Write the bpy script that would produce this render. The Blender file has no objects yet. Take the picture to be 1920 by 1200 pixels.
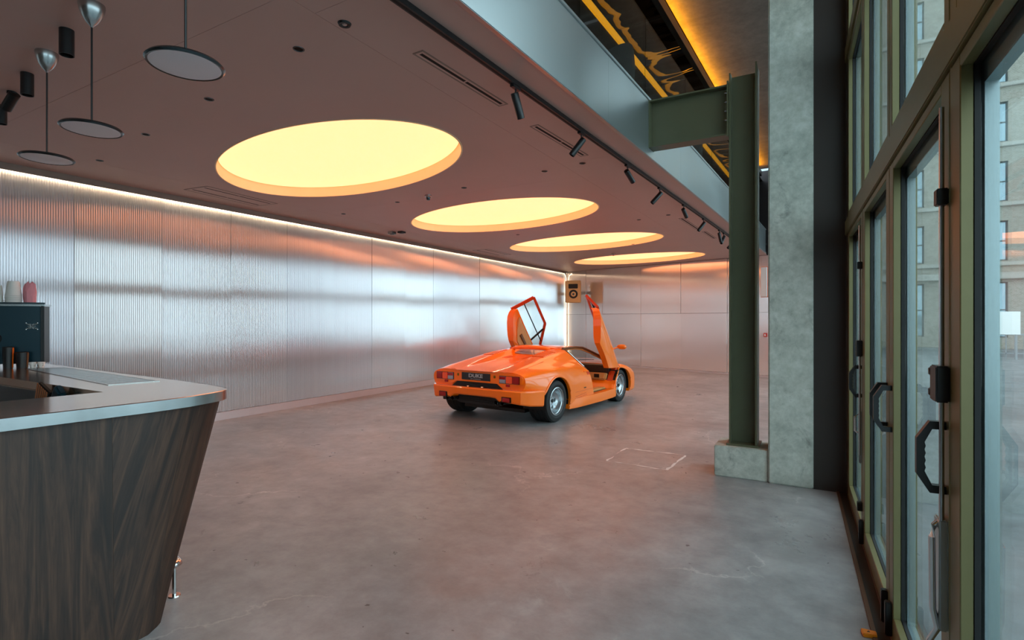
import bpy, bmesh, math, random
from mathutils import Vector, Matrix, Euler
random.seed(7)
S = bpy.context.scene
C = bpy.context.collection
PI = math.pi

# ------------------------------------------------------------------ camera
F, HY, TH, EYE = 1000.0, 600.0, math.atan(0.570), 1.55     # focal length in px of a 1920 wide frame
cam = bpy.data.cameras.new('camera')
cam.sensor_width = 36.0
cam.lens = F / 1920 * 36.0
cam.clip_start = 0.02; cam.clip_end = 300
camo = bpy.data.objects.new('camera', cam); C.objects.link(camo)
camo.location = (0, 0, EYE)
camo.rotation_euler = (PI/2, 0, TH)
S.camera = camo

# ------------------------------------------------------------------ world, exposure
w = bpy.data.worlds.new('overcast_sky'); S.world = w; w.use_nodes = True
bg = w.node_tree.nodes['Background']
bg.inputs['Color'].default_value = (0.76, 0.90, 1.0, 1)
bg.inputs['Strength'].default_value = 2.7
S.view_settings.view_transform = 'Standard'
S.view_settings.look = 'None'
S.view_settings.gamma = 1.0
S.view_settings.use_curve_mapping = False
S.view_settings.exposure = 0.55
DISC_EMIT = 1.5

# ------------------------------------------------------------------ pixel -> place
CT, ST = math.cos(TH), math.sin(TH)
def ray(x, y):
    cx, cz = (x-960)/F, (HY-y)/F
    return Vector((cx*CT-ST, cx*ST+CT, cz))
def pz(x, y, z):
    d = ray(x, y); t = (z-EYE)/d.z
    return Vector((0, 0, EYE)) + d*t
def pv(x, y, v):
    d = ray(x, y); return Vector((0, 0, EYE)) + d*(v/d.y)
def pu(x, y, u):
    d = ray(x, y); return Vector((0, 0, EYE)) + d*(u/d.x)

# ------------------------------------------------------------------ materials
def lin(c):
    if isinstance(c, str):
        c = c.lstrip('#'); c = [int(c[i:i+2], 16)/255 for i in (0, 2, 4)]
    return tuple((v/12.92 if v <= 0.04045 else ((v+0.055)/1.055)**2.4) for v in c) + (1.0,)
M = {}
def mat(name, col, rough=0.5, metal=0.0, coat=0.0, var=0.0, vscale=6.0, bump=0.0, bscale=60.0,
        rvar=0.0, emit=None, estr=0.0, spec=None, stretch=None):
    m = bpy.data.materials.new(name); m.use_nodes = True
    nt = m.node_tree; b = nt.nodes['Principled BSDF']
    c = lin(col)
    b.inputs['Base Color'].default_value = c
    b.inputs['Roughness'].default_value = rough
    b.inputs['Metallic'].default_value = metal
    b.inputs['Coat Weight'].default_value = coat
    b.inputs['Coat Roughness'].default_value = 0.04
    if spec is not None: b.inputs['Specular IOR Level'].default_value = spec
    if emit is not None:
        b.inputs['Emission Color'].default_value = lin(emit) if isinstance(emit, str) else tuple(emit)+(1,)
        b.inputs['Emission Strength'].default_value = estr
    if var or bump or rvar:
        tc = nt.nodes.new('ShaderNodeTexCoord'); mp = nt.nodes.new('ShaderNodeMapping')
        nt.links.new(tc.outputs['Object'], mp.inputs['Vector'])
        if stretch: mp.inputs['Scale'].default_value = stretch
    if var or rvar:
        n = nt.nodes.new('ShaderNodeTexNoise'); n.inputs['Scale'].default_value = vscale
        n.inputs['Detail'].default_value = 6; n.inputs['Roughness'].default_value = 0.6
        nt.links.new(mp.outputs[0], n.inputs['Vector'])
    if var:
        mx = nt.nodes.new('ShaderNodeMix'); mx.data_type = 'RGBA'; mx.blend_type = 'MIX'
        mx.inputs[6].default_value = tuple(max(0, v*(1-var)) for v in c[:3])+(1,)
        mx.inputs[7].default_value = tuple(min(1, v*(1+var)) for v in c[:3])+(1,)
        nt.links.new(n.outputs['Fac'], mx.inputs[0]); nt.links.new(mx.outputs[2], b.inputs['Base Color'])
    if rvar:
        mr = nt.nodes.new('ShaderNodeMapRange')
        mr.inputs['To Min'].default_value = max(0, rough-rvar); mr.inputs['To Max'].default_value = rough+rvar
        nt.links.new(n.outputs['Fac'], mr.inputs[0]); nt.links.new(mr.outputs[0], b.inputs['Roughness'])
    if bump:
        n2 = nt.nodes.new('ShaderNodeTexNoise'); n2.inputs['Scale'].default_value = bscale
        n2.inputs['Detail'].default_value = 4
        nt.links.new(mp.outputs[0], n2.inputs['Vector'])
        bp = nt.nodes.new('ShaderNodeBump'); bp.inputs['Strength'].default_value = bump
        bp.inputs['Distance'].default_value = 0.01
        nt.links.new(n2.outputs['Fac'], bp.inputs['Height']); nt.links.new(bp.outputs[0], b.inputs['Normal'])
    M[name] = m
    return m

def ramp(nt, stops):
    r = nt.nodes.new('ShaderNodeValToRGB')
    els = r.color_ramp.elements
    while len(els) < len(stops): els.new(0.5)
    for e, (p, c) in zip(els, stops):
        e.position = p; e.color = lin(c) if isinstance(c, str) else (c, c, c, 1)
    return r

def concrete(name, dark, light, rough0, rough1, scale, bump=0.15, cracks=False, pores=False):
    m = bpy.data.materials.new(name); m.use_nodes = True
    nt = m.node_tree; b = nt.nodes['Principled BSDF']; L = nt.links.new
    tc = nt.nodes.new('ShaderNodeTexCoord')
    def noise(sc, det=8, ro=0.6, dist=0.0):
        n = nt.nodes.new('ShaderNodeTexNoise'); n.inputs['Scale'].default_value = sc
        n.inputs['Detail'].default_value = det; n.inputs['Roughness'].default_value = ro
        n.inputs['Distortion'].default_value = dist
        L(tc.outputs['Object'], n.inputs['Vector']); return n
    n1 = noise(scale, 9, 0.62, 0.4); n2 = noise(scale*9, 6, 0.7); n3 = noise(scale*2.3, 9, 0.72, 0.5)
    r1 = ramp(nt, [(0.30, dark), (0.70, light)]); L(n1.outputs['Fac'], r1.inputs[0])
    mx = nt.nodes.new('ShaderNodeMix'); mx.data_type = 'RGBA'; mx.blend_type = 'OVERLAY'; mx.inputs[0].default_value = 0.55
    r2 = ramp(nt, [(0.25, 0.25), (0.75, 0.75)]); L(n2.outputs['Fac'], r2.inputs[0])
    L(r1.outputs[0], mx.inputs[6]); L(r2.outputs[0], mx.inputs[7])
    last = mx.outputs[2]
    def over(fac_out, col, amount):
        nonlocal last
        mm = nt.nodes.new('ShaderNodeMath'); mm.operation = 'MULTIPLY'; mm.inputs[1].default_value = amount
        L(fac_out, mm.inputs[0])
        x = nt.nodes.new('ShaderNodeMix'); x.data_type = 'RGBA'
        L(mm.outputs[0], x.inputs[0]); L(last, x.inputs[6]); x.inputs[7].default_value = lin(col)
        last = x.outputs[2]
    if cracks:
        # pale scuffs and dark wet-looking stains with shapes of their own
        s = ramp(nt, [(0.60, 0.0), (0.72, 1.0)]); L(n3.outputs['Fac'], s.inputs[0]); over(s.outputs[0], '#b9b9b8', 0.4)
        n4 = noise(1.1, 9, 0.78, 0.6)
        s2 = ramp(nt, [(0.63, 0.0), (0.70, 1.0)]); L(n4.outputs['Fac'], s2.inputs[0]); over(s2.outputs[0], '#2c2d30', 0.6)
        v = nt.nodes.new('ShaderNodeTexVoronoi'); v.feature = 'DISTANCE_TO_EDGE'; v.inputs['Scale'].default_value = 0.45
        nd = noise(1.7, 6, 0.6)
        va = nt.nodes.new('ShaderNodeVectorMath'); va.operation = 'ADD'
        vs = nt.nodes.new('ShaderNodeVectorMath'); vs.operation = 'SCALE'; vs.inputs['Scale'].default_value = 0.9
        L(nd.outputs['Color'], vs.inputs[0]); L(tc.outputs['Object'], va.inputs[0]); L(vs.outputs[0], va.inputs[1])
        L(va.outputs[0], v.inputs['Vector'])
        s3 = ramp(nt, [(0.0, 1.0), (0.006, 0.0)]); L(v.outputs['Distance'], s3.inputs[0])
        s4 = ramp(nt, [(0.5, 0.0), (0.62, 1.0)]); L(n1.outputs['Fac'], s4.inputs[0])
        mm = nt.nodes.new('ShaderNodeMath'); mm.operation = 'MULTIPLY'
        L(s3.outputs[0], mm.inputs[0]); L(s4.outputs[0], mm.inputs[1])
        over(mm.outputs[0], '#d8d4d0', 0.55)
        n5 = noise(11, 3, 0.5, 0.0)
        s5 = ramp(nt, [(0.71, 0.0), (0.74, 1.0)]); L(n5.outputs['Fac'], s5.inputs[0]); over(s5.outputs[0], '#1c1d20', 0.75)
    if pores:
        v = nt.nodes.new('ShaderNodeTexVoronoi'); v.inputs['Scale'].default_value = 38
        L(tc.outputs['Object'], v.inputs['Vector'])
        s = ramp(nt, [(0.05, 1.0), (0.12, 0.0)]); L(v.outputs['Distance'], s.inputs[0])
        s4 = ramp(nt, [(0.5, 0.0), (0.6, 1.0)]); L(n3.outputs['Fac'], s4.inputs[0])
        mm = nt.nodes.new('ShaderNodeMath'); mm.operation = 'MULTIPLY'
        L(s.outputs[0], mm.inputs[0]); L(s4.outputs[0], mm.inputs[1]); over(mm.outputs[0], '#3c4042', 0.7)
        n4 = noise(2.2, 8, 0.7, 1.0)
        s2 = ramp(nt, [(0.60, 0.0), (0.70, 1.0)]); L(n4.outputs['Fac'], s2.inputs[0]); over(s2.outputs[0], '#4d5250', 0.5)
    L(last, b.inputs['Base Color'])
    mr = nt.nodes.new('ShaderNodeMapRange'); mr.inputs['From Min'].default_value = 0.3; mr.inputs['From Max'].default_value = 0.7
    mr.inputs['To Min'].default_value = rough0; mr.inputs['To Max'].default_value = rough1
    L(n3.outputs['Fac'], mr.inputs[0]); L(mr.outputs[0], b.inputs['Roughness'])
    bp = nt.nodes.new('ShaderNodeBump'); bp.inputs['Strength'].default_value = bump; bp.inputs['Distance'].default_value = 0.004
    L(n2.outputs['Fac'], bp.inputs['Height']); L(bp.outputs[0], b.inputs['Normal'])
    M[name] = m
    return m

def walnut(name, rot=0.0):
    m = bpy.data.materials.new(name); m.use_nodes = True
    nt = m.node_tree; b = nt.nodes['Principled BSDF']; L = nt.links.new
    tc = nt.nodes.new('ShaderNodeTexCoord'); mp = nt.nodes.new('ShaderNodeMapping')
    mp.inputs['Rotation'].default_value = (rot, 0, 0)
    mp2 = nt.nodes.new('ShaderNodeMapping'); mp2.inputs['Scale'].default_value = (1.0, 1.0, 0.07)
    L(tc.outputs['Object'], mp.inputs['Vector']); L(mp.outputs[0], mp2.inputs['Vector'])
    n = nt.nodes.new('ShaderNodeTexNoise'); n.inputs['Scale'].default_value = 17; n.inputs['Detail'].default_value = 9
    n.inputs['Distortion'].default_value = 1.2; n.inputs['Roughness'].default_value = 0.62
    L(mp2.outputs[0], n.inputs['Vector'])
    r = ramp(nt, [(0.28, '#120c0b'), (0.42, '#261812'), (0.52, '#3a261c'), (0.64, '#4a3225'), (0.80, '#5a4030')])
    L(n.outputs['Fac'], r.inputs[0])
    f = nt.nodes.new('ShaderNodeTexNoise'); f.inputs['Scale'].default_value = 160; f.inputs['Detail'].default_value = 3
    L(mp2.outputs[0], f.inputs['Vector'])
    r2 = ramp(nt, [(0.3, 0.35), (0.7, 0.62)]); L(f.outputs['Fac'], r2.inputs[0])
    mx = nt.nodes.new('ShaderNodeMix'); mx.data_type = 'RGBA'; mx.blend_type = 'OVERLAY'; mx.inputs[0].default_value = 0.6
    L(r.outputs[0], mx.inputs[6]); L(r2.outputs[0], mx.inputs[7])
    kn = nt.nodes.new('ShaderNodeTexNoise'); kn.inputs['Scale'].default_value = 5.0; kn.inputs['Detail'].default_value = 2
    mp3 = nt.nodes.new('ShaderNodeMapping'); mp3.inputs['Scale'].default_value = (1, 1, 0.5)
    L(mp.outputs[0], mp3.inputs['Vector']); L(mp3.outputs[0], kn.inputs['Vector'])
    rk = ramp(nt, [(0.70, 0.0), (0.76, 1.0)]); L(kn.outputs['Fac'], rk.inputs[0])
    mk = nt.nodes.new('ShaderNodeMix'); mk.data_type = 'RGBA'; L(rk.outputs[0], mk.inputs[0])
    L(mx.outputs[2], mk.inputs[6]); mk.inputs[7].default_value = lin('#15100e')
    L(mk.outputs[2], b.inputs['Base Color'])
    b.inputs['Roughness'].default_value = 0.5
    bp = nt.nodes.new('ShaderNodeBump'); bp.inputs['Strength'].default_value = 0.12; bp.inputs['Distance'].default_value = 0.002
    L(f.outputs['Fac'], bp.inputs['Height']); L(bp.outputs[0], b.inputs['Normal'])
    M[name] = m

def glass(name, tint=(0.86, 0.93, 0.92), rough=0.0, ior=1.5, haze=0.0):
    m = bpy.data.materials.new(name); m.use_nodes = True
    nt = m.node_tree; nt.nodes.remove(nt.nodes['Principled BSDF']); out = nt.nodes['Material Output']
    t = nt.nodes.new('ShaderNodeBsdfTransparent'); t.inputs[0].default_value = tint+(1,)
    g = nt.nodes.new('ShaderNodeBsdfGlossy'); g.inputs['Roughness'].default_value = rough
    fr = nt.nodes.new('ShaderNodeFresnel'); fr.inputs[0].default_value = ior
    ge = nt.nodes.new('ShaderNodeNewGeometry'); mi = nt.nodes.new('ShaderNodeMapRange')   # same reflectance from both sides of a thin sheet
    mi.inputs['To Min'].default_value = ior; mi.inputs['To Max'].default_value = 1/ior
    nt.links.new(ge.outputs['Backfacing'], mi.inputs[0]); nt.links.new(mi.outputs[0], fr.inputs[0])
    mx = nt.nodes.new('ShaderNodeMixShader')
    nt.links.new(fr.outputs[0], mx.inputs[0]); nt.links.new(t.outputs[0], mx.inputs[1]); nt.links.new(g.outputs[0], mx.inputs[2])
    nt.links.new(mx.outputs[0], out.inputs[0])
    M[name] = m

def emitter(name, col, s, base=(0.8, 0.8, 0.8)):
    m = bpy.data.materials.new(name); m.use_nodes = True
    nt = m.node_tree; b = nt.nodes['Principled BSDF']
    b.inputs['Base Color'].default_value = tuple(base)+(1,)
    b.inputs['Emission Color'].default_value = tuple(col)+(1,)
    b.inputs['Emission Strength'].default_value = s
    M[name] = m

def wavy_mirror(name, col):
    m = mat(name, col, rough=0.03, metal=1.0)
    nt = m.node_tree; b = nt.nodes['Principled BSDF']
    tc = nt.nodes.new('ShaderNodeTexCoord'); n = nt.nodes.new('ShaderNodeTexNoise')
    mp = nt.nodes.new('ShaderNodeMapping'); mp.inputs['Scale'].default_value = (0.5, 1.6, 1)
    n.inputs['Scale'].default_value = 1.1; n.inputs['Detail'].default_value = 1.5
    bp = nt.nodes.new('ShaderNodeBump'); bp.inputs['Strength'].default_value = 0.8; bp.inputs['Distance'].default_value = 0.25
    nt.links.new(tc.outputs['Object'], mp.inputs['Vector']); nt.links.new(mp.outputs[0], n.inputs['Vector'])
    nt.links.new(n.outputs['Fac'], bp.inputs['Height']); nt.links.new(bp.outputs[0], b.inputs['Normal'])

concrete('floor_concrete', '#757678', '#9b9c9c', 0.25, 0.42, 0.55, bump=0.10, cracks=True)
concrete('column_concrete', '#a5aca2', '#c9cec5', 0.6, 0.85, 1.6, bump=0.35, pores=True)
concrete('soffit_concrete', '#5b5854', '#78736e', 0.7, 0.9, 0.8, bump=0.2)
concrete('pavement', '#545a5d', '#787e80', 0.5, 0.8, 1.2, bump=0.3)
walnut('walnut'); walnut('walnut_diagonal', rot=0.30)
glass('clear_glass'); glass('balustrade_glass', (0.80, 0.86, 0.86)); glass('car_glass', (0.80, 0.86, 0.84))
mat('ceiling_board', '#c9a79d', rough=0.42, var=0.06, vscale=1.2, spec=0.35)
mat('corrugated_a', '#dddcdf', rough=0.085, metal=0.66, var=0.03, vscale=1.0)
mat('corrugated_b', '#d8d7dc', rough=0.10, metal=0.66, var=0.03, vscale=1.0)
mat('corrugated_c', '#dedbdc', rough=0.075, metal=0.66, var=0.03, vscale=1.0)
mat('satin_aluminium', '#f0e8e5', rough=0.11, metal=0.70, rvar=0.02, vscale=1.5, stretch=(1, 1, 0.3))
mat('satin_aluminium_b', '#ebe3e0', rough=0.13, metal=0.70, rvar=0.02, vscale=1.5, stretch=(1, 1, 0.3))
mat('fascia_steel', '#aab2b4', rough=0.33, metal=0.85, rvar=0.05, vscale=2.5, stretch=(1, 0.25, 1))
mat('baseboard_metal', '#d9d2d4', rough=0.4, metal=0.6, var=0.05)
mat('lip_paint', '#8d7a70', rough=0.5, var=0.05)
mat('disc_wall', '#fff0c4', rough=0.6, var=0.03)
mat('black_metal', '#15181b', rough=0.38, var=0.2, vscale=30)
mat('black_void', '#050506', rough=0.8, var=0.2)
mat('brushed_steel', '#b9bec0', rough=0.25, metal=1.0, rvar=0.06, vscale=20, stretch=(1, 1, 0.1))
mat('chrome', '#d8dadb', rough=0.1, metal=1.0, rvar=0.03, vscale=10)
mat('lamp_rim', '#4a565c', rough=0.25, metal=0.9, rvar=0.05, vscale=10)
mat('lamp_opal', '#efe8ee', rough=0.4, var=0.02)
mat('green_steel', '#575943', rough=0.38, var=0.12, vscale=5, bump=0.04, bscale=40, rvar=0.08)
mat('dark_cladding', '#2e2622', rough=0.45, var=0.15, vscale=4, rvar=0.08)
mat('olive_frame', '#77714d', rough=0.36, metal=0.35, var=0.06, vscale=8)
mat('gasket', '#0c0e10', rough=0.6, var=0.2)
mat('outer_frame', '#9fb0b4', rough=0.35, metal=0.6, var=0.05)
mat('threshold_bronze', '#7d5b48', rough=0.38, metal=0.8, var=0.1, rvar=0.08)
mat('bar_top_stone', '#a08b7d', rough=0.22, var=0.05, vscale=12, rvar=0.04)
mat('machine_panel', '#16343f', rough=0.3, metal=0.3, var=0.06)
mat('paper_white', '#dcd9d4', rough=0.75, var=0.03)
mat('pink_paper', '#d98a93', rough=0.7, var=0.14, vscale=14, bump=0.2, bscale=14)
mat('speaker_beige', '#d8ab72', rough=0.55, var=0.05)
mat('orange_plastic', '#e8620f', rough=0.5, var=0.05)
mat('sign_yellow', '#e88a12', rough=0.5, var=0.05)
mat('red_sign', '#c02a22', rough=0.5, var=0.04)
mat('sign_white', '#e9e9e6', rough=0.5, var=0.02)
mat('brown_stripe', '#a85f34', rough=0.6, var=0.1, vscale=40)
mat('navy_cloth', '#0f1a26', rough=0.8, var=0.2, vscale=20)
mat('chair_fabric', '#090a0d', rough=0.75, var=0.2, vscale=30)
mat('mezz_dark', '#1b1a1c', rough=0.5, var=0.15)
mat('mezz_floor', '#3a2f28', rough=0.5, var=0.15)
wavy_mirror('mirror_foil', '#9a8f88')
mat('brick_pale', '#b9b4a8', rough=0.85, var=0.12, vscale=3, bump=0.25, bscale=18)
mat('brick_ledge', '#9b9992', rough=0.8, var=0.05)
mat('far_window_frame', '#454c50', rough=0.6, var=0.06)
mat('far_pane', '#8fa6b0', rough=0.08, metal=0.5, var=0.1, vscale=0.8)
mat('asphalt', '#5a5f63', rough=0.8, var=0.15, vscale=8, bump=0.2, bscale=60)
mat('street_metal', '#8d979b', rough=0.5, metal=0.4, var=0.08)
emitter('disc_glow', (1.8/1.5, 0.57/1.5, 0.23/1.5), DISC_EMIT)
emitter('led_white', (1.0, 0.80, 0.52), 16.0)
emitter('led_corner', (1.0, 0.78, 0.48), 3.5)
emitter('led_orange', (1.0, 0.36, 0.004), 30.0)
emitter('led_amber', (0.80, 0.30, 0.0), 1.0, (0.3, 0.1, 0.0))
emitter('small_bulb', (1.0, 0.75, 0.4), 6.0)
# car
mat('orange_paint', '#ff7600', rough=0.32, coat=0.8, var=0.015, vscale=4)
mat('orange_shut', '#c63a08', rough=0.4, var=0.03)
mat('rubber', '#121416', rough=0.7, var=0.2, vscale=20, bump=0.1)
mat('rim_silver', '#b9c0c4', rough=0.22, metal=0.9, var=0.04)
mat('tan_leather', '#c98f52', rough=0.5, var=0.08, vscale=14, bump=0.05)
mat('brown_leather', '#6a4526', rough=0.55, var=0.1, vscale=14)
mat('car_black', '#0b0c0e', rough=0.45, var=0.2, vscale=15)
mat('lens_red', '#9c0d10', rough=0.12, coat=0.6, var=0.1, vscale=60)
mat('lens_amber', '#ff5a2c', rough=0.12, coat=0.6, var=0.06, vscale=60)
mat('lens_clear', '#9ba0ad', rough=0.15, coat=0.6, var=0.06, vscale=60)
mat('plate_black', '#20242a', rough=0.35, var=0.05)
mat('plate_text', '#9aa0a6', rough=0.4, var=0.03)
mat('gold_badge', '#8d6a20', rough=0.3, metal=0.8, var=0.1, vscale=40)

# ------------------------------------------------------------------ mesh helpers
def link(name, me, m=None, parent=None, loc=None, rot=None):
    o = bpy.data.objects.new(name, me); C.objects.link(o)
    if m is not None and me is not None:
        me.materials.clear(); me.materials.append(M[m] if isinstance(m, str) else m)
    if parent is not None: o.parent = parent
    if loc is not None: o.location = loc
    if rot is not None: o.rotation_euler = rot
    return o
def smooth(me, ang=35):
    for p in me.polygons: p.use_smooth = True
    me.set_sharp_from_angle(angle=math.radians(ang))
def to_mesh(bm, name, sm=None):
    bmesh.ops.recalc_face_normals(bm, faces=bm.faces[:])
    me = bpy.data.meshes.new(name); bm.to_mesh(me); bm.free()
    if sm: smooth(me, sm)
    return me
def tag(o, label=None, cat=None, group=None, kind=None):
    if label: o['label'] = label
    if cat: o['category'] = cat
    if group: o['group'] = group
    if kind: o['kind'] = kind
    return o
def empty(name, loc=(0, 0, 0), rz=0.0):
    o = bpy.data.objects.new(name, None); C.objects.link(o)
    o.location = loc; o.rotation_euler = (0, 0, rz); o.empty_display_size = 0.1
    return o
def b_box(bm, x0, x1, y0, y1, z0, z1, mtx=None):
    vs = [bm.verts.new((x, y, z)) for x in (x0, x1) for y in (y0, y1) for z in (z0, z1)]
    for f in ((0,1,3,2),(4,6,7,5),(0,4,5,1),(2,3,7,6),(0,2,6,4),(1,5,7,3)):
        bm.faces.new([vs[i] for i in f])
    if mtx is not None: bmesh.ops.transform(bm, matrix=mtx, verts=vs)
    return vs
def bevelbm(bm, w, seg=2, ang=30):
    es = [e for e in bm.edges if len(e.link_faces) == 2 and e.calc_face_angle(0) > math.radians(ang)]
    if es: bmesh.ops.bevel(bm, geom=es, offset=w, segments=seg, affect='EDGES', clamp_overlap=True)
def box(name, x0, x1, y0, y1, z0, z1, m, parent=None, bev=0.0, seg=2, loc=None, rot=None):
    bm = bmesh.new(); b_box(bm, x0, x1, y0, y1, z0, z1)
    bmesh.ops.recalc_face_normals(bm, faces=bm.faces[:])
    if bev: bevelbm(bm, bev, seg)
    return link(name, to_mesh(bm, name, 40 if bev else None), m, parent, loc, rot)
def b_lathe(bm, prof, n=32, mtx=None, closed=False):
    """prof: list of (r, z) revolved round z"""
    rings = []; new = []
    for r, z in prof:
        if r < 1e-6:
            v = bm.verts.new((0, 0, z)); rings.append([v]); new.append(v)
        else:
            ring = [bm.verts.new((r*math.cos(2*PI*i/n), r*math.sin(2*PI*i/n), z)) for i in range(n)]
            rings.append(ring); new += ring
    pairs = list(zip(rings, rings[1:]))
    if closed: pairs.append((rings[-1], rings[0]))
    for a, b in pairs:
        for i in range(n):
            j = (i+1) % n
            if len(a) == 1 and len(b) == 1: continue
            if len(a) == 1: bm.faces.new((a[0], b[i], b[j]))
            elif len(b) == 1: bm.faces.new((a[i], b[0], a[j]))
            else: bm.faces.new((a[i], b[i], b[j], a[j]))
    if mtx is not None: bmesh.ops.transform(bm, matrix=mtx, verts=new)
    return new
def lathe(name, prof, m, parent=None, n=32, loc=None, rot=None, mtx=None, closed=False, sm=35):
    bm = bmesh.new(); b_lathe(bm, prof, n, mtx, closed)
    return link(name, to_mesh(bm, name, sm), m, parent, loc, rot)
def b_cyl(bm, p0, p1, r0, r1=None, n=16, cap=True):
    p0, p1 = Vector(p0), Vector(p1); r1 = r0 if r1 is None else r1
    d = p1-p0; q = d.to_track_quat('Z', 'Y').to_matrix().to_4x4()
    L_ = d.length
    prof = [(r0, 0), (r1, L_)]
    if cap: prof = [(0, 0)]+prof+[(0, L_)]
    b_lathe(bm, prof, n, Matrix.Translation(p0) @ q)
def cyl(name, p0, p1, r, m, parent=None, r1=None, n=16):
    bm = bmesh.new(); b_cyl(bm, p0, p1, r, r1, n)
    return link(name, to_mesh(bm, name, 40), m, parent)
def b_tube(bm, pts, r, n=10, cap=True):
    pts = [Vector(p) for p in pts]; rings = []
    up = Vector((0, 0, 1))
    for i, p in enumerate(pts):
        a = pts[max(i-1, 0)]; b = pts[min(i+1, len(pts)-1)]
        d = (b-a).normalized()
        ref = up if abs(d.dot(up)) < 0.95 else Vector((1, 0, 0))
        x = d.cross(ref).normalized(); y = x.cross(d).normalized()
        rr = r[i] if isinstance(r, (list, tuple)) else r
        rings.append([bm.verts.new(p + x*rr*math.cos(2*PI*k/n) + y*rr*math.sin(2*PI*k/n)) for k in range(n)])
    for a, b in zip(rings, rings[1:]):
        for k in range(n):
            j = (k+1) % n; bm.faces.new((a[k], a[j], b[j], b[k]))
    if cap:
        bm.faces.new(rings[0]); bm.faces.new(rings[-1])
def tube(name, pts, r, m, parent=None, n=10):
    bm = bmesh.new(); b_tube(bm, pts, r, n)
    return link(name, to_mesh(bm, name, 50), m, parent)
def b_prism(bm, poly, axis, a0, a1, mtx=None):
    """poly of 2D points extruded along axis ('x': poly=(y,z), 'y': (x,z), 'z': (x,y))"""
    def mk(p, a):
        return {'x': (a, p[0], p[1]), 'y': (p[0], a, p[1]), 'z': (p[0], p[1], a)}[axis]
    A = [bm.verts.new(mk(p, a0)) for p in poly]; B = [bm.verts.new(mk(p, a1)) for p in poly]
    n = len(poly)
    bm.faces.new(A); bm.faces.new(B)
    for i in range(n):
        j = (i+1) % n; bm.faces.new((A[i], A[j], B[j], B[i]))
    if mtx is not None: bmesh.ops.transform(bm, matrix=mtx, verts=A+B)
    return A+B
def prism(name, poly, axis, a0, a1, m, parent=None, bev=0.0, seg=2, loc=None, rot=None):
    bm = bmesh.new(); b_prism(bm, poly, axis, a0, a1)
    bmesh.ops.recalc_face_normals(bm, faces=bm.faces[:])
    if bev: bevelbm(bm, bev, seg)
    return link(name, to_mesh(bm, name, 40 if bev else None), m, parent, loc, rot)
def b_hull_quad(bm, a, b, th):
    """slab between two polylines a, b (same count) with thickness vector th"""
    th = Vector(th)
    A = [bm.verts.new(Vector(p)) for p in a]; B = [bm.verts.new(Vector(p)) for p in b]
    A2 = [bm.verts.new(Vector(p)+th) for p in a]; B2 = [bm.verts.new(Vector(p)+th) for p in b]
    n = len(a)
    for i in range(n-1):
        bm.faces.new((A[i], A[i+1], B[i+1], B[i])); bm.faces.new((A2[i], B2[i], B2[i+1], A2[i+1]))
        bm.faces.new((A[i], A2[i], A2[i+1], A[i+1])); bm.faces.new((B[i], B[i+1], B2[i+1], B2[i]))
    bm.faces.new((A[0], B[0], B2[0], A2[0])); bm.faces.new((A[-1], A2[-1], B2[-1], B[-1]))
def copy_tree(o, parent=None):
    c = o.copy(); C.objects.link(c); c.parent = parent
    for ch in list(o.children): copy_tree(ch, c)
    return c
def text_mesh(name, s, size, m, parent, mtx, ext=0.0008, bold=0.0):
    cu = bpy.data.curves.new(name+'_font', 'FONT'); cu.body = s; cu.size = size
    cu.align_x = 'CENTER'; cu.align_y = 'CENTER'; cu.extrude = ext; cu.offset = bold
    o = bpy.data.objects.new(name+'_tmp', cu); C.objects.link(o)
    dg = bpy.context.evaluated_depsgraph_get()
    me = bpy.data.meshes.new_from_object(o.evaluated_get(dg))
    bpy.data.objects.remove(o); bpy.data.curves.remove(cu)
    me.transform(mtx)
    return link(name, me, m, parent)
def boolean(o, cutters, op='DIFFERENCE'):
    """apply boolean cutters to a mesh object, then drop the cutters"""
    for c in cutters:
        md = o.modifiers.new('b', 'BOOLEAN'); md.object = c; md.operation = op; md.solver = 'EXACT'
    dg = bpy.context.evaluated_depsgraph_get(); dg.update()
    me = bpy.data.meshes.new_from_object(o.evaluated_get(dg))
    old = o.data; o.modifiers.clear(); o.data = me
    bpy.data.meshes.remove(old)
    for c in cutters:
        d = c.data; bpy.data.objects.remove(c); bpy.data.meshes.remove(d)
def apply_mods(o):
    dg = bpy.context.evaluated_depsgraph_get(); dg.update()
    me = bpy.data.meshes.new_from_object(o.evaluated_get(dg))
    old = o.data; o.modifiers.clear(); o.data = me; bpy.data.meshes.remove(old)

# ================================================================== STRUCTURE
ZC = 3.31                      # underside of the lower ceiling
UL = -8.0                      # corrugated wall plane
MU0, MT = -1.822, 0.0423       # fascia line: u = MU0 + MT*v
GU0, GT = 0.413, -0.0315       # glazing line
MPHI, GPHI = -math.atan(MT), math.atan(-GT)
def mline(v): return MU0 + MT*v
def gline(v): return GU0 + GT*v
FA = Vector((-8.0, 18.0, 0)); FS = -0.3015     # far wall line through the corner
def fline(u): return FA.y + FS*(u-FA.x)

# floor
prism('floor', [(-8.3, -5.2), (gline(-5.2)-0.07, -5.2), (gline(15.4)-0.07, 16.1), (-8.3, 18.6)], 'z', -0.2, 0.0, 'floor_concrete')
tag(bpy.data.objects['floor'], 'worn polished grey concrete floor with pale scuffs', kind='structure')

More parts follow.
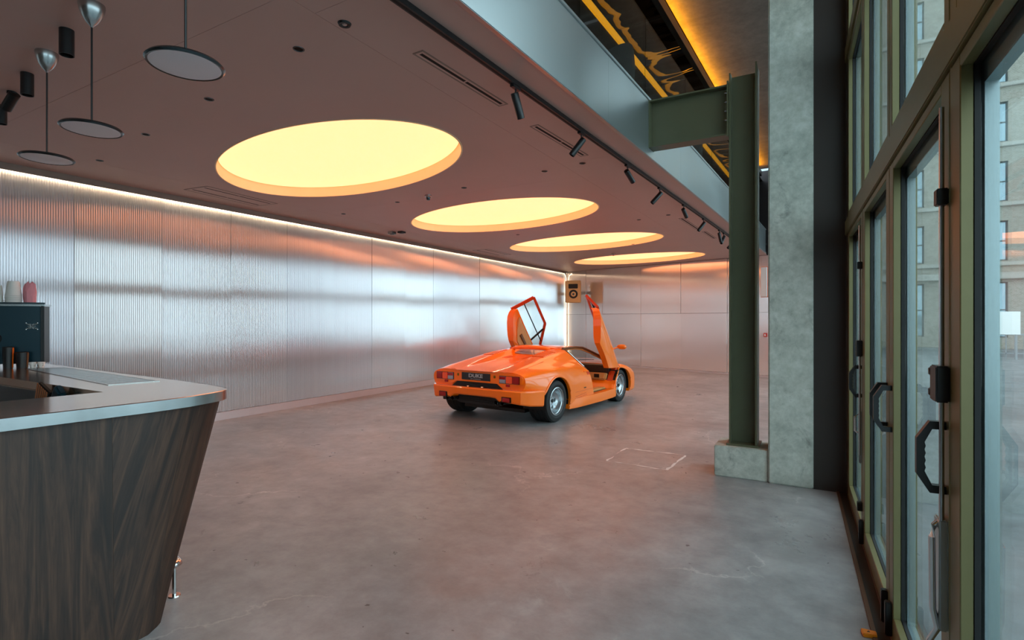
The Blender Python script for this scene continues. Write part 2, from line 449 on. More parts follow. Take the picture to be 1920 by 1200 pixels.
# corrugated metal wall on the left, one object for each sheet
wl = empty('wall_left', (UL, 0, 0)); tag(wl, 'corrugated silver metal sheet wall lit from above', kind='structure')
box('backing_board', -0.12, -0.02, -5.2, 18.1, 0.0, 3.5, 'mezz_dark', wl)
def corrugated_mesh(width, z0, z1, pitch=0.0255, amp=0.0062, seg=8):
    n = int(round(width/pitch)); vs = []; fs = []
    for i in range(n*seg+1):
        y = i*pitch/seg
        x = amp*math.cos(2*PI*i/seg)
        vs += [(x, y, z0), (x, y, z1)]
    for i in range(n*seg):
        fs.append((2*i, 2*i+2, 2*i+3, 2*i+1))
    me = bpy.data.meshes.new('corrugated_sheet'); me.from_pydata(vs, [], fs)
    for p in me.polygons: p.use_smooth = True
    return me
SHW = 0.0255*40
cms = []
for mn in ('corrugated_a', 'corrugated_b', 'corrugated_c'):
    me = corrugated_mesh(SHW, 0.13, 3.30); me.materials.append(M[mn]); cms.append(me)
v = -5.1; i = 0
rr = random.Random(3)
while v < 17.9:
    me = cms[rr.choice((0, 0, 1, 2, 1))]
    o = bpy.data.objects.new('corrugated_sheet', me); C.objects.link(o); o.parent = wl
    o.location = (0.002*rr.random(), v, 0); o.rotation_euler = (0, rr.uniform(-0.003, 0.003), rr.uniform(-0.004, 0.004))
    v += SHW; i += 1
bb = box('baseboard_left', UL-0.02, UL+0.014, -5.2, 17.9, 0.0, 0.125, 'baseboard_metal', bev=0.003)
tag(bb, 'low metal skirting under the corrugated wall', kind='structure')
# lip and hidden light strip at the top of the corrugated wall
lip = box('trim_1', -7.90, -7.86, -5.2, 17.75, 3.235, 3.33, 'lip_paint')
tag(lip, 'narrow ceiling lip hiding the light strip over the corrugated wall', kind='structure')
led = box('light_strip', -7.965, -7.945, -5.1, 17.7, 3.262, 3.280, 'led_white')
tag(led, 'warm white strip light washing the top of the corrugated wall', 'strip light')
pts = [(-7.95, 17.55, 3.27), (-7.95, 17.68, 3.262), (-7.948, 17.78, 3.23), (-7.94, 17.86, 3.16), (-7.93, 17.89, 3.05), (-7.93, 17.89, 0.12)]
o = tube('corner_light_tube', pts, 0.009, 'led_corner', n=8)
tag(o, 'thin glowing light line running down the far corner', 'strip light')

# far wall of flat satin panels
wf = empty('wall_far', FA, math.atan(FS)); tag(wf, 'flat satin metal panel wall behind the car', kind='structure')
FD = Vector((1, FS, 0)).normalized()
box('backing_board', -0.3, 9.6, 0.03, 0.16, 0, 5.6, 'mezz_dark', wf)
def farx(x):
    d = ray(x, 600); t = (FA.y - FS*FA.x)/(d.y - FS*d.x)
    p = d*t; return (Vector((p.x, p.y, 0))-FA).dot(FD)
seams = [0.02] + [farx(x) for x in (1099, 1130, 1202, 1277, 1364)] + [0, 0]
seams[-2] = seams[-3] + (seams[-3]-seams[-4]); seams[-1] = seams[-2] + 1.4
rr = random.Random(5)
for a, b in zip(seams, seams[1:]):
    if b-a < 0.1: continue
    for z0, z1 in ((0.05, 1.75), (1.756, 3.30)):
        o = box('metal_panel', a+0.003, b-0.003, -0.01, 0.03, z0, z1, rr.choice(('satin_aluminium', 'satin_aluminium_b')), wf, bev=0.002, seg=1)
        o.rotation_euler = (rr.uniform(-0.0016, 0.0016), 0, rr.uniform(-0.003, 0.003)); o.location = (0, 0, 0)
ub = box('baseboard_far', 0.0, 9.5, -0.02, 0.03, 0.0, 0.045, 'baseboard_metal')
ub.location = FA; ub.rotation_euler = (0, 0, math.atan(FS)); tag(ub, 'thin metal skirting under the flat panel wall', kind='structure')

# ceiling boards with four round openings
DC = [(-4.84, 4.31), (-4.745, 7.84), (-4.68, 11.40), (-4.52, 15.10)]; DRS = [(1.86, 1.06), (1.89, 1.14), (1.95, 1.11), (1.99, 1.13)]; DANG = math.radians(-12.0)
ce = empty('ceiling', (0, 0, ZC)); tag(ce, 'smooth matt ceiling boards with fine joints', kind='structure')
def board(poly):
    g = 0.0012
    cx = sum(p[0] for p in poly)/len(poly); cy = sum(p[1] for p in poly)/len(poly)
    q = [(p[0]-g*(1 if p[0] > cx else -1), p[1]-g*(1 if p[1] > cy else -1)) for p in poly]
    return prism('ceiling_board', q, 'z', 0.0, 0.02, 'ceiling_board', ce)
def holed_board(x0, x1, y0, y1, c, rr2):
    bm = bmesh.new(); g = 0.0012; x0 += g; x1 -= g; y0 += g; y1 -= g
    angs = sorted(set([2*PI*i/96 for i in range(96)] + [math.atan2(yy-c[1], xx-c[0]) % (2*PI) for xx in (x0, x1) for yy in (y0, y1)]))
    rings = {0.0: [], 0.02: []}; 
    for z in rings:
        for a in angs:
            ca, sa = math.cos(a), math.sin(a); r = 1.004/math.sqrt((math.cos(a-DANG)/rr2[0])**2+(math.sin(a-DANG)/rr2[1])**2)
            t = min(((x1-c[0])/ca if ca > 1e-9 else (x0-c[0])/ca if ca < -1e-9 else 1e9), ((y1-c[1])/sa if sa > 1e-9 else (y0-c[1])/sa if sa < -1e-9 else 1e9))
            rings[z].append((bm.verts.new((c[0]+r*ca, c[1]+r*sa, z)), bm.verts.new((c[0]+t*ca, c[1]+t*sa, z))))
    n = len(angs)
    for i in range(n):
        j = (i+1) % n
        for z in rings:
            a, b = rings[z][i], rings[z][j]; bm.faces.new((a[0], b[0], b[1], a[1]))
        a, b, c2, d = rings[0.0][i], rings[0.0][j], rings[0.02][i], rings[0.02][j]
        bm.faces.new((a[0], b[0], d[0], c2[0])); bm.faces.new((a[1], c2[1], d[1], b[1]))
    return link('ceiling_board', to_mesh(bm, 'ceiling_board'), 'ceiling_board', ce)
VB = [-5.2, -1.5, 1.9, 6.1, 9.65, 13.2, 16.75]
UB1, UB2 = -7.0, -2.50
for a, b in zip(VB, VB[1:]):
    ds = [c for c in DC if a < c[1] < b]
    board([(-7.86, a), (UB1, a), (UB1, b), (-7.86, b)])
    if ds: holed_board(UB1, UB2, a, b, ds[0], DRS[DC.index(ds[0])])
    else: board([(UB1, a), (UB2, a), (UB2, b), (UB1, b)])
VR = [-5.2, -1.3, 2.1, 5.5, 8.88, 12.26, 15.6]
for a, b in zip(VR, VR[1:]):
    board([(UB2, a), (mline(a)-0.004, a), (mline(b)-0.004, b), (UB2, b)])
board([(-7.86, 16.75), (UB2, 16.75), (UB2, fline(UB2)), (-7.86, fline(-7.86))])
board([(UB2, 15.6), (mline(15.6), 15.6), (mline(15.6), fline(mline(15.6))), (UB2, fline(UB2))])
o = prism('trim_2', [(-8.1, -5.2), (mline(-5.2)-0.005, -5.2), (mline(16)-0.005, 16), (mline(16)-0.005, fline(mline(16))+0.02), (-8.1, 18.0)], 'z', ZC+0.26, ZC+0.30, 'mezz_dark'); tag(o, 'dark slab above the ceiling boards', kind='structure')

# wall behind the camera
o = box('wall_back', -8.2, 0.7, -5.35, -5.2, 0, 5.6, 'soffit_concrete'); tag(o, 'plain concrete wall opposite the car', kind='structure')

# mezzanine edge: brushed steel fascia sheets
mf = empty('mezzanine_fascia', (MU0, 0, 0), MPHI); tag(mf, 'brushed steel fascia along the mezzanine edge', kind='structure')
s = -5.2
while s < 15.4:
    e = min(s+2.44, 15.45)
    bm = bmesh.new()
    b_prism(bm, [(0.0, ZC-0.012), (0.022, ZC-0.012), (0.022, 3.93), (-0.06, 3.93), (-0.06, 3.905), (0.0, 3.905)], 'y', s+0.001, e-0.001)
    link('steel_sheet', to_mesh(bm, 'steel_sheet'), 'fascia_steel', mf)
    s = e
box('edge_rail', 0.0, 0.034, -5.2, 15.45, 3.905, 3.935, 'fascia_steel', mf, bev=0.004)
box('bottom_rail', 0.0, 0.034, -5.2, 15.45, ZC-0.014, ZC+0.022, 'fascia_steel', mf, bev=0.004)
# mezzanine room
mz = empty('mezzanine_floor', (MU0, 0, 0), MPHI); tag(mz, 'dark mezzanine floor slab', kind='structure')
box('slab', -6.0, -0.065, -5.2, 15.3, 3.62, 3.72, 'mezz_floor', mz)
o = box('wall_mezzanine', -6.1, -6.0, -5.2, 15.3, 3.60, 5.6, 'mezz_dark'); o.location = (MU0, 0, 0); o.rotation_euler = (0, 0, MPHI)
tag(o, 'dark rear wall of the mezzanine', kind='structure')
mc = empty('ceiling_mezzanine', (MU0, 0, 0), MPHI); tag(mc, 'rippled mirror ceiling over the mezzanine', kind='structure')
s = -5.2
while s < 15.2:
    box('mirror_panel', -6.0, -0.12, s+0.002, s+1.695, 5.33, 5.345, 'mirror_foil', mc); s += 1.7
box('edge_profile', -0.12, -0.05, -5.2, 15.3, 5.30, 5.43, 'black_metal', mc)
o = box('cove_light', -0.118, -0.075, -5.1, 15.2, 5.435, 5.455, 'led_orange'); o.location = (MU0, 0, 0); o.rotation_euler = (0, 0, MPHI)
tag(o, 'amber cove light along the edge of the mirror ceiling', 'strip light')
o = box('linear_light', -0.72, -0.69, 5.6, 14.5, 5.17, 5.26, 'led_amber'); o.location = (MU0, 0, 0); o.rotation_euler = (0, 0, MPHI)
tag(o, 'amber linear light hung under the mirror ceiling', 'strip light')
o = prism('ceiling_upper', [(mline(-5.2)-0.2, -5.2), (gline(-5.2)+0.3, -5.2), (gline(15.6)+0.3, 15.6), (mline(15.6)-0.2, 15.6)], 'z', 5.56, 5.80, 'soffit_concrete')
tag(o, 'raw concrete upper ceiling beside the glazing', kind='structure')
o = box('trim_3', -6.2, -0.1, -5.2, 15.3, 5.56, 5.80, 'mezz_dark'); o.location = (MU0, 0, 0); o.rotation_euler = (0, 0, MPHI)
tag(o, 'dark roof slab over the mirror ceiling', kind='structure')
# glass balustrade
for k, s in enumerate([-4.4, -2.7, -1.0, 0.69, 2.39, 4.09, 5.79, 7.49, 9.19, 10.89, 12.59]):
    o = box('balustrade_pane', -0.055, -0.040, s+0.006, s+1.694, 3.70, 4.86, 'balustrade_glass')
    o.location = (MU0, 0, 0); o.rotation_euler = (0, 0, MPHI)
    tag(o, 'frameless clear glass balustrade pane on the mezzanine edge', 'glass panel', 'balustrade panes along the mezzanine')

# concrete column, plinth, cladding
PV = 5.62
o = box('concrete_column', -0.395, -0.02, PV-0.02, PV+0.42, 0, 5.6, 'column_concrete', bev=0.012)
tag(o, 'tall raw concrete column beside the olive steel post', kind='structure')
o = box('trim_40', 0.0, 0.11, 5.498, 5.68, 0.0, 5.56, 'dark_cladding'); o.location = (GU0, 0, 0); o.rotation_euler = (0, 0, GPHI); tag(o, 'dark jamb closing the glazing against the column', kind='structure')
o = box('cladding_panel', -0.02, 0.232, PV+0.0, PV+0.06, 0, 5.6, 'dark_cladding'); tag(o, 'dark metal panel between concrete column and glazing', kind='structure')
o = box('concrete_plinth', -0.885, -0.396, PV+0.01, PV+0.44, 0, 0.30, 'column_concrete', bev=0.008)
tag(o, 'low concrete block under the olive steel post', 'plinth')
# steel post
sp = empty('steel_post', (-0.63, PV+0.22, 0.30)); tag(sp, 'olive green H section steel post standing on a concrete block', 'steel column')
box('flange', -0.127, -0.112, -0.127, 0.127, 0.0, 3.72, 'green_steel', sp)
box('flange', 0.112, 0.127, -0.127, 0.127, 0.0, 3.78, 'green_steel', sp)
box('web', -0.112, 0.112, -0.006, 0.006, 0.0, 3.72, 'green_steel', sp)
box('base_plate', -0.15, 0.15, -0.15, 0.15, 0.0, 0.02, 'green_steel', sp)
# steel beam from the fascia to the post
bx1 = -0.63-0.130; bx0 = mline(PV)+0.024; bz0, bz1 = 3.40, 3.905
sb = empty('steel_beam', (0, PV+0.16, 0)); tag(sb, 'olive green steel beam bolted between mezzanine fascia and post', 'steel beam')
box('web', bx0+0.012, bx1-0.014, -0.008, 0.008, bz0+0.016, bz1-0.016, 'green_steel', sb)
box('flange', bx0+0.012, bx1-0.014, -0.085, 0.085, bz0, bz0+0.016, 'green_steel', sb)
box('flange', bx0+0.012, bx1-0.014, -0.085, 0.085, bz1-0.016, bz1, 'green_steel', sb)
box('end_plate', bx0, bx0+0.012, -0.09, 0.09, bz0-0.005, bz1+0.005, 'green_steel', sb)
box('end_plate', bx1-0.014, bx1, -0.10, 0.10, bz0-0.02, bz1+0.03, 'green_steel', sb)
for zz in (bz0+0.16, bz0+0.25, bz0+0.34, bz0+0.43):
    for yy in (-0.06, 0.06):
        bm = bmesh.new(); b_cyl(bm, (bx1-0.030, yy, zz), (bx1-0.012, yy, zz), 0.013, n=6); b_cyl(bm, (bx1-0.042, yy, zz), (bx1-0.028, yy, zz), 0.008, n=8)
        link('bolt', to_mesh(bm, 'bolt'), 'brushed_steel', sb)

# ------------------------------------------------------------------ glazing
GF = (GU0, 0, 0)
def frame_bm(y0, y1, z0, z1, w, x0, x1, wb=None):
    wb = w if wb is None else wb
    bm = bmesh.new()
    b_box(bm, x0, x1, y0, y0+w, z0, z1); b_box(bm, x0, x1, y1-w, y1, z0, z1)
    b_box(bm, x0, x1, y0+w, y1-w, z0, z0+wb); b_box(bm, x0, x1, y0+w, y1-w, z1-w, z1)
    return bm
def leaf(root, y0, y1, z0, z1, sw=0.10, bw=0.11, tw=0.035):
    box('stile', 0.0, 0.032, y0, y0+sw, z0, z1, 'olive_frame', root, bev=0.003, seg=1)
    box('stile', 0.0, 0.032, y1-sw, y1, z0, z1, 'olive_frame', root, bev=0.003, seg=1)
    box('rail', 0.0, 0.032, y0+sw, y1-sw, z0, z0+bw, 'olive_frame', root, bev=0.003, seg=1)
    box('rail', 0.0, 0.032, y0+sw, y1-sw, z1-tw, z1, 'olive_frame', root, bev=0.003, seg=1)
    link('gasket', to_mesh(frame_bm(y0+sw-0.02, y1-sw+0.02, z0+bw-0.02, z1-tw+0.02, 0.022, 0.032, 0.046), 'gasket'), 'gasket', root)
    box('glass_pane', 0.046, 0.056, y0+sw-0.02, y1-sw+0.02, z0+bw-0.02, z1-tw+0.02, 'clear_glass', root)
    link('outer_frame', to_mesh(frame_bm(y0+0.005, y1-0.005, z0, z1, sw-0.012, 0.056, 0.088), 'outer_frame'), 'outer_frame', root)
def groot(name, label):
    o = empty(name, GF, GPHI); tag(o, label, kind='structure'); return o
DB = [5.49, 4.34, 3.19, 2.04, 0.89]
doors = []
lab = ['glazed door leaf beside the dark metal panel', 'glazed door leaf with a black grab handle on its near stile',
       'glazed door leaf with two black grab handles', 'glazed door leaf furthest from the concrete column']
for i in range(4):
    r = groot('door_%d' % (i+1), lab[i]); leaf(r, DB[i+1]+0.008, DB[i]-0.008, 0.03, 2.30); doors.append(r)
wn = 0
for i in range(4):                       # lights over the doors
    for z0, z1 in ((2.43, 3.84), (3.97, 5.54)):
        wn += 1; r = groot('window_%d' % wn, 'fixed pane over the glazed doors'); leaf(r, DB[i+1]+0.012, DB[i]-0.012, z0, z1, 0.06, 0.05, 0.05)
for (y0, y1) in ((-0.26, 0.89), (-1.41, -0.26), (-2.56, -1.41), (-3.71, -2.56), (-5.0, -3.71), (6.15, 8.0), (8.0, 9.85), (9.85, 11.7), (11.7, 13.55), (13.55, 15.3)):
    wn += 1; r = groot('window_%d' % wn, 'tall fixed glazing bay of the street front')
    for z0, z1 in ((0.03, 2.30), (2.43, 3.84), (3.97, 5.54)):
        box('glass_pane', 0.046, 0.056, y0+0.05, y1-0.05, z0+0.04, z1-0.04, 'clear_glass', r)
        link('window_frame', to_mesh(frame_bm(y0+0.01, y1-0.01, z0, z1, 0.07, 0.0, 0.045), 'window_frame'), 'olive_frame', r)
tn = 3
for y in DB + [-0.26, -1.41, -2.56, -3.71, 8.0, 9.85, 11.7, 13.55]:
    tn += 1; o = box('trim_%d' % tn, 0.002, 0.11, y-0.0075, y+0.0075, 0.0, 5.56, 'olive_frame'); o.location = GF; o.rotation_euler = (0, 0, GPHI)
    tag(o, 'slim upright mullion of the street front', kind='structure')
for (ya, yb) in ((-5.1, 5.69), (5.69, 15.4)):
    for z0, z1, x0 in ((2.305, 2.428, -0.012), (3.845, 3.965, -0.012)):
        tn += 1; o = box('trim_%d' % tn, x0, 0.11, ya, yb, z0, z1, 'olive_frame', bev=0.004); o.location = GF; o.rotation_euler = (0, 0, GPHI)
        tag(o, 'horizontal transom bar across the street front', kind='structure')
    tn += 1; r = empty('trim_%d' % tn, GF, GPHI); tag(r, 'bronze metal threshold under the glazed doors', kind='structure')
    box('sill', 0.0, 0.14, ya, yb, -0.02, 0.028, 'threshold_bronze', r)
    box('floor_strip', -0.075, -0.055, ya, yb, -0.02, 0.010, 'threshold_bronze', r)
    box('channel', -0.055, 0.0, ya, yb, -0.02, 0.002, 'dark_cladding', r)

# door furniture
def d_handle(parent, y, z, proj=0.074, h=0.222):
    poly_o = [(0, -h/2), (-proj*0.55, -h/2), (-proj, -h/2+0.055), (-proj, h/2-0.055), (-proj*0.55, h/2), (0, h/2)]
    t = 0.024
    poly_i = [(0, h/2-t), (-proj*0.47, h/2-t), (-proj+t*0.85, h/2-0.066)] + \
             [(-proj+t*0.85+(0.003 if k % 2 else 0), h/2-0.066-(h-0.132)*(k/8)) for k in range(1, 8)] + \
             [(-proj+t*0.85, -h/2+0.066), (-proj*0.47, -h/2+t), (0, -h/2+t)]
    bm = bmesh.new(); b_prism(bm, [(a, b+z) for a, b in poly_o+poly_i], 'y', y-0.013, y+0.013)
    o = link('handle', to_mesh(bm, 'handle'), 'black_metal', parent); return o
HZ = 1.125
d_handle(doors[2], 2.095, HZ); d_handle(doors[2], 3.12, HZ); d_handle(doors[1], 3.26, HZ); d_handle(doors[0], 4.41, HZ)
for d, y in ((2, 2.07), (0, 4.375)):
    bm = bmesh.new(); b_cyl(bm, (-0.014, y, 0.62), (-0.014, y, 2.20), 0.007, n=10)
    link('espagnolette_rod', to_mesh(bm, 'espagnolette_rod', 40), 'brushed_steel', doors[d])
    lk = box('lock_case', -0.034, 0.0, y-0.03, y+0.05, 1.30, 1.41, 'black_metal', doors[d], bev=0.004)
    box('keeper', -0.034, -0.004, y+0.056, y+0.078, 1.31, 1.335, 'black_metal', lk, bev=0.003); box('keeper', -0.034, -0.004, y+0.056, y+0.078, 1.375, 1.40, 'black_metal', lk, bev=0.003)
    box('guide', -0.03, 0.0, y-0.02, y+0.02, 1.90, 1.95, 'black_metal', doors[d], bev=0.003)
    box('guide', -0.03, 0.0, y-0.02, y+0.02, 0.24, 0.30, 'black_metal', doors[d], bev=0.003)
# lever bolt on the near stile of door 3
lb = box('lever_bolt', -0.022, 0.0, 2.06, 2.13, 0.60, 0.94, 'brushed_steel', doors[2], bev=0.004)
tube('lever', [(-0.012, 2.09, 0.93), (-0.030, 2.085, 0.915), (-0.036, 2.08, 0.88), (-0.034, 2.08, 0.66), (-0.022, 2.08, 0.60), (-0.042, 2.08, 0.56), (-0.042, 2.08, 0.47), (-0.02, 2.08, 0.44), (-0.012, 2.08, 0.46)], 0.009, 'chrome', lb)
lb2 = box('lever_bolt', -0.016, 0.0, 4.39, 4.43, 0.56, 0.92, 'brushed_steel', doors[0], bev=0.004)
tube('lever', [(-0.012, 4.41, 0.90), (-0.04, 4.41, 0.88), (-0.04, 4.41, 0.78), (-0.012, 4.41, 0.76)], 0.006, 'chrome', lb2)
for d, y in ((1, 3.25), (1, 4.30), (2, 3.12)):
    box('floor_bolt', -0.028, 0.0, y-0.018, y+0.018, 0.04, 0.20, 'black_metal', doors[d], bev=0.004)
# orange warning tag at the foot of the doors
p = pz(1628, 1187, 0.012)
o = prism('warning_tag', [(-0.03, -0.022), (0.028, -0.03), (0.04, 0.012), (-0.022, 0.03)], 'z', -0.012, 0.008, 'sign_yellow', loc=p, rot=(0, 0, 0.3), bev=0.003)
tag(o, 'small orange tag with a black mark on the floor by the doors', 'tag')
prism('black_mark', [(-0.008, -0.006), (0.008, -0.004), (0.002, 0.008)], 'z', 0.008, 0.0088, 'car_black', o)

# floor hatch outlined in pale grout
hc = [pz(1172, 840, 0), pz(1290, 854, 0), pz(1250, 882, 0), pz(1135, 864, 0)]
cc = sum(hc, Vector())/4
fh = empty('floor_hatch', (cc.x, cc.y, 0)); tag(fh, 'square floor hatch with a pale chipped border near the plinth', 'floor hatch')
bm = bmesh.new()
outer = [(p-cc) for p in hc]; inner = [(p-cc)*0.945 for p in hc]
rb = random.Random(2)
def subdiv(pl, n=10, j=0.0):
    r = []
    for a, b in zip(pl, pl[1:]+pl[:1]):
        for k in range(n):
            q = a.lerp(b, k/n); r.append(Vector((q.x+rb.uniform(-j, j), q.y+rb.uniform(-j, j), 0)))
    return r
oo, ii = subdiv(outer, 10, 0.018), subdiv(inner, 10, 0.012)
A = [bm.verts.new((p.x, p.y, 0.0012)) for p in oo]; B = [bm.verts.new((p.x, p.y, 0.0022)) for p in ii]
for k in range(len(A)):
    j = (k+1) % len(A); bm.faces.new((A[k], A[j], B[j], B[k]))
mat('pale_grout', '#e0d9d4', rough=0.75, var=0.2, vscale=14)
mat('hatch_infill', '#8c8a8a', rough=0.34, var=0.14, vscale=6, rvar=0.08)
link('border', to_mesh(bm, 'border'), 'pale_grout', fh)
bm = bmesh.new(); bm.faces.new([bm.verts.new((p.x, p.y, 0.0022)) for p in ii]); link('infill', to_mesh(bm, 'infill'), 'floor_concrete', fh)

# ------------------------------------------------------------------ street outside
o = prism('pavement', [(gline(-12)+0.14, -12), (9.5, -12), (9.5, 30), (gline(30)+0.14, 30)], 'z', -0.25, -0.03, 'pavement'); tag(o, 'grey paved forecourt outside the glazing', kind='structure')
o = box('road', -30, 60, 30, 36, -0.3, -0.12, 'asphalt'); tag(o, 'asphalt street in front of the pale brick building', kind='structure')
o = box('road_side', 9.5, 16, -12, 30, -0.3, -0.12, 'asphalt'); tag(o, 'asphalt street along the paved forecourt', kind='structure')
o = box('far_pavement', -30, 60, 36, 40, -0.3, -0.02, 'pavement'); tag(o, 'far pavement under the pale brick building', kind='structure')
bd = empty('brick_building', (0, 38, 0)); tag(bd, 'pale brick building with rows of sash windows across the street', 'building')
m = M['brick_pale']; nt = m.node_tree; bt = nt.nodes.new('ShaderNodeTexBrick'); tc = nt.nodes.new('ShaderNodeTexCoord'); mp = nt.nodes.new('ShaderNodeMapping')
mp.inputs['Rotation'].default_value = (PI/2, 0, 0); bt.inputs['Scale'].default_value = 4.0
bt.inputs['Color1'].default_value = lin('#8f8b81'); bt.inputs['Color2'].default_value = lin('#7d786d'); bt.inputs['Mortar'].default_value = lin('#9d9a92')
nt.links.new(tc.outputs['Object'], mp.inputs['Vector']); nt.links.new(mp.outputs[0], bt.inputs['Vector']); nt.links.new(bt.outputs['Color'], nt.nodes['Principled BSDF'].inputs['Base Color'])
cols = [-2.6, 1.0, 4.75, 8.35, 11.9, 15.5]; sills = [4.75+3.2*i for i in range(6)]
xs = sorted([-5.0, 18.5] + [c+s*0.6 for c in cols for s in (-1, 1)])
bm = bmesh.new()
for i, (a, b) in enumerate(zip(xs, xs[1:])):
    if i % 2 == 0: b_box(bm, a, b, 0, 0.4, 0, 25)
    else:
        zs = [0, 0.6, 3.6] + [q for s in sills for q in (s, s+2.15)] + [25]
        for k in range(0, len(zs)-1):
            if k == 1: continue
            if k >= 3 and (k-3) % 2 == 0: continue
            b_box(bm, a, b, 0, 0.4, zs[k], zs[k+1])
link('wall', to_mesh(bm, 'wall'), 'brick_pale', bd)
fw = None
for c in cols:
    for s, hgt in [(0.6, 3.0)] + [(s, 2.15) for s in sills]:
        bm = frame_bm(-0.6, 0.6, 0, hgt, 0.07, -0.04, 0.04); b_box(bm, -0.04, 0.04, -0.53, 0.53, hgt*0.5-0.03, hgt*0.5+0.03); b_box(bm, -0.03, 0.03, -0.02, 0.02, 0.07, hgt-0.07)
        f = link('window', to_mesh(bm, 'window'), 'far_window_frame', bd, (c, 0.18, s), (0, 0, -PI/2))
        box('pane', -0.008, 0.008, -0.53, 0.53, 0.07, hgt-0.07, 'far_pane', f)
for s in sills:
    box('ledge', -5, 18.5, -0.14, 0.05, s-0.28, s-0.06, 'brick_ledge', bd, bev=0.03)
box('ledge', -5, 18.5, -0.3, 0.05, 3.75, 4.1, 'brick_ledge', bd, bev=0.03)
box('interior', -4.9, 18.4, 0.45, 0.5, 0.1, 24.8, 'mezz_dark', bd)
rl = empty('street_railing', (6.2, 29.0, -0.03)); tag(rl, 'pale metal railing at the kerb outside', 'railing')
for k in range(12): box('baluster', k*0.28-0.02, k*0.28+0.02, -0.02, 0.02, 0, 1.0, 'street_metal', rl)
box('top_rail', -0.05, 3.15, -0.03, 0.03, 0.96, 1.02, 'street_metal', rl); box('lower_rail', -0.05, 3.15, -0.02, 0.02, 0.2, 0.24, 'street_metal', rl)
o = empty('street_sign', (6.2, 28.4, -0.03)); tag(o, 'pale blank board on posts by the kerb', 'sign')
box('board', 0, 0.85, -0.02, 0.02, 1.0, 1.92, 'sign_white', o); box('post', 0.08, 0.14, 0.02, 0.08, 0, 1.9, 'street_metal', o); box('post', 0.71, 0.77, 0.02, 0.08, 0, 1.9, 'street_metal', o)

# ================================================================== CEILING FIXTURES
nth = ['above the bar side of the room', 'next along from the one by the bar', 'third along the row towards the far wall', 'at the end of the row by the far wall']
for (u, v), w_, (ru, rv) in zip(DC, nth, DRS):
    cl = empty('ceiling_light', (u, v, ZC)); tag(cl, 'large round glowing recessed ceiling light, ' + w_, 'ceiling light', 'row of round ceiling lights')
    EL = Matrix.Rotation(DANG, 4, 'Z') @ Matrix.Diagonal((ru, rv, 1, 1))
    lathe('recess_wall', [(1.007, 0.0), (1.007, -0.003), (0.996, -0.003), (0.996, 0.15), (1.008, 0.15), (1.008, 0.021)], 'disc_wall', cl, n=96, closed=False, mtx=EL)
    lathe('diffuser', [(0, 0.128), (0.986, 0.128), (0.986, 0.140), (0, 0.140)], 'disc_glow', cl, n=96, mtx=EL)

# lighting track with spotlight heads
def mlocal(p):
    d = Vector((p.x-MU0, p.y, 0)); c, s_ = math.cos(-MPHI), math.sin(-MPHI)
    return (d.x*c-d.y*s_, d.x*s_+d.y*c)
tx = mlocal(pz(915.4+9, 130, ZC-0.03))[0]
tr = empty('lighting_track', (MU0, 0, ZC), MPHI); tag(tr, 'long black lighting track under the ceiling beside the steel fascia', 'lighting track')
box('rail', tx-0.022, tx+0.022, -5.0, 13.0, -0.036, 0.0, 'black_metal', tr, bev=0.002, seg=1)
box('slot', tx-0.008, tx+0.008, -5.0, 13.0, -0.038, -0.0355, 'black_void', tr)
heads = [((951, 166), (0.02, 0.50, -0.86)), ((1084, 250), (-0.55, -0.25, -0.80)), ((1169, 311), (0.15, 0.85, -0.50)), ((1233, 353), (-0.6, -0.3, -0.75)),
         ((1275, 385), (0.1, 0.85, -0.52)), ((1314, 411), (-0.5, -0.35, -0.78)), ((1342, 432), (0.1, 0.5, -0.86)), ((1349, 438), (-0.25, -0.5, -0.83)), ((1369, 449), (-0.55, -0.4, -0.72))]
ORD = ['first', 'second', 'third', 'fourth', 'fifth', 'sixth', 'seventh', 'eighth', 'ninth']
for hi, (pp, d) in enumerate(heads):
    P = pz(pp[0], pp[1], ZC-0.036); lx, ly = mlocal(P)
    c, s_ = math.cos(MPHI), math.sin(MPHI)
    base = Vector((MU0+tx*c-ly*s_, tx*s_+ly*c, ZC-0.036))
    h = empty('track_spotlight', base); tag(h, 'slim black spotlight head, ' + ORD[hi] + ' along the lighting track from the bar end', 'spotlight', 'spotlight heads on the track')
    box('adapter', -0.016, 0.016, -0.055, 0.055, -0.022, 0.001, 'black_metal', h, bev=0.003, rot=(0, 0, MPHI))
    cyl('stem', (0, 0, -0.02), (0, 0, -0.075), 0.007, 'black_metal', h, n=10)
    dv = Vector(d).normalized(); q = dv.to_track_quat('Z', 'Y').to_matrix().to_4x4()
    lathe('barrel', [(0, -0.035), (0.026, -0.035), (0.029, -0.030), (0.029, 0.150), (0.026, 0.152), (0.025, 0.130), (0, 0.128)], 'black_metal', h, n=24, mtx=Matrix.Translation((0, 0, -0.085)) @ q)

# small recessed downlights
dls = [(560, 92), (392, 186), (273, 252), (187, 301), (1021, 321), (870, 352), (745, 379), (644, 401), (1198, 412), (971, 440), (1253, 403), (1092, 306), (1187, 458)]
for k, (x, y) in enumerate(dls):
    p = pz(x, y, ZC)
    d = empty('downlight', p); tag(d, 'tiny dark recessed downlight in the ceiling boards', 'downlight', 'small ceiling downlights')
    lathe('trim_ring', [(0.026, -0.0005), (0.028, -0.004), (0.036, -0.003), (0.037, 0.0)], 'lamp_rim', d, n=20)
    lathe('lens', [(0, -0.0008), (0.027, -0.0012)], 'black_void', d, n=20)
p = pz(646, 44, ZC); d = empty('ceiling_camera', p); tag(d, 'black ringed dome with a pale centre set in the ceiling', 'sensor')
lathe('ring', [(0.018, -0.004), (0.022, -0.012), (0.034, -0.012), (0.040, 0.0)], 'black_metal', d, n=24); lathe('dome', [(0, -0.014), (0.012, -0.011), (0.02, -0.002)], 'brushed_steel', d, n=16)
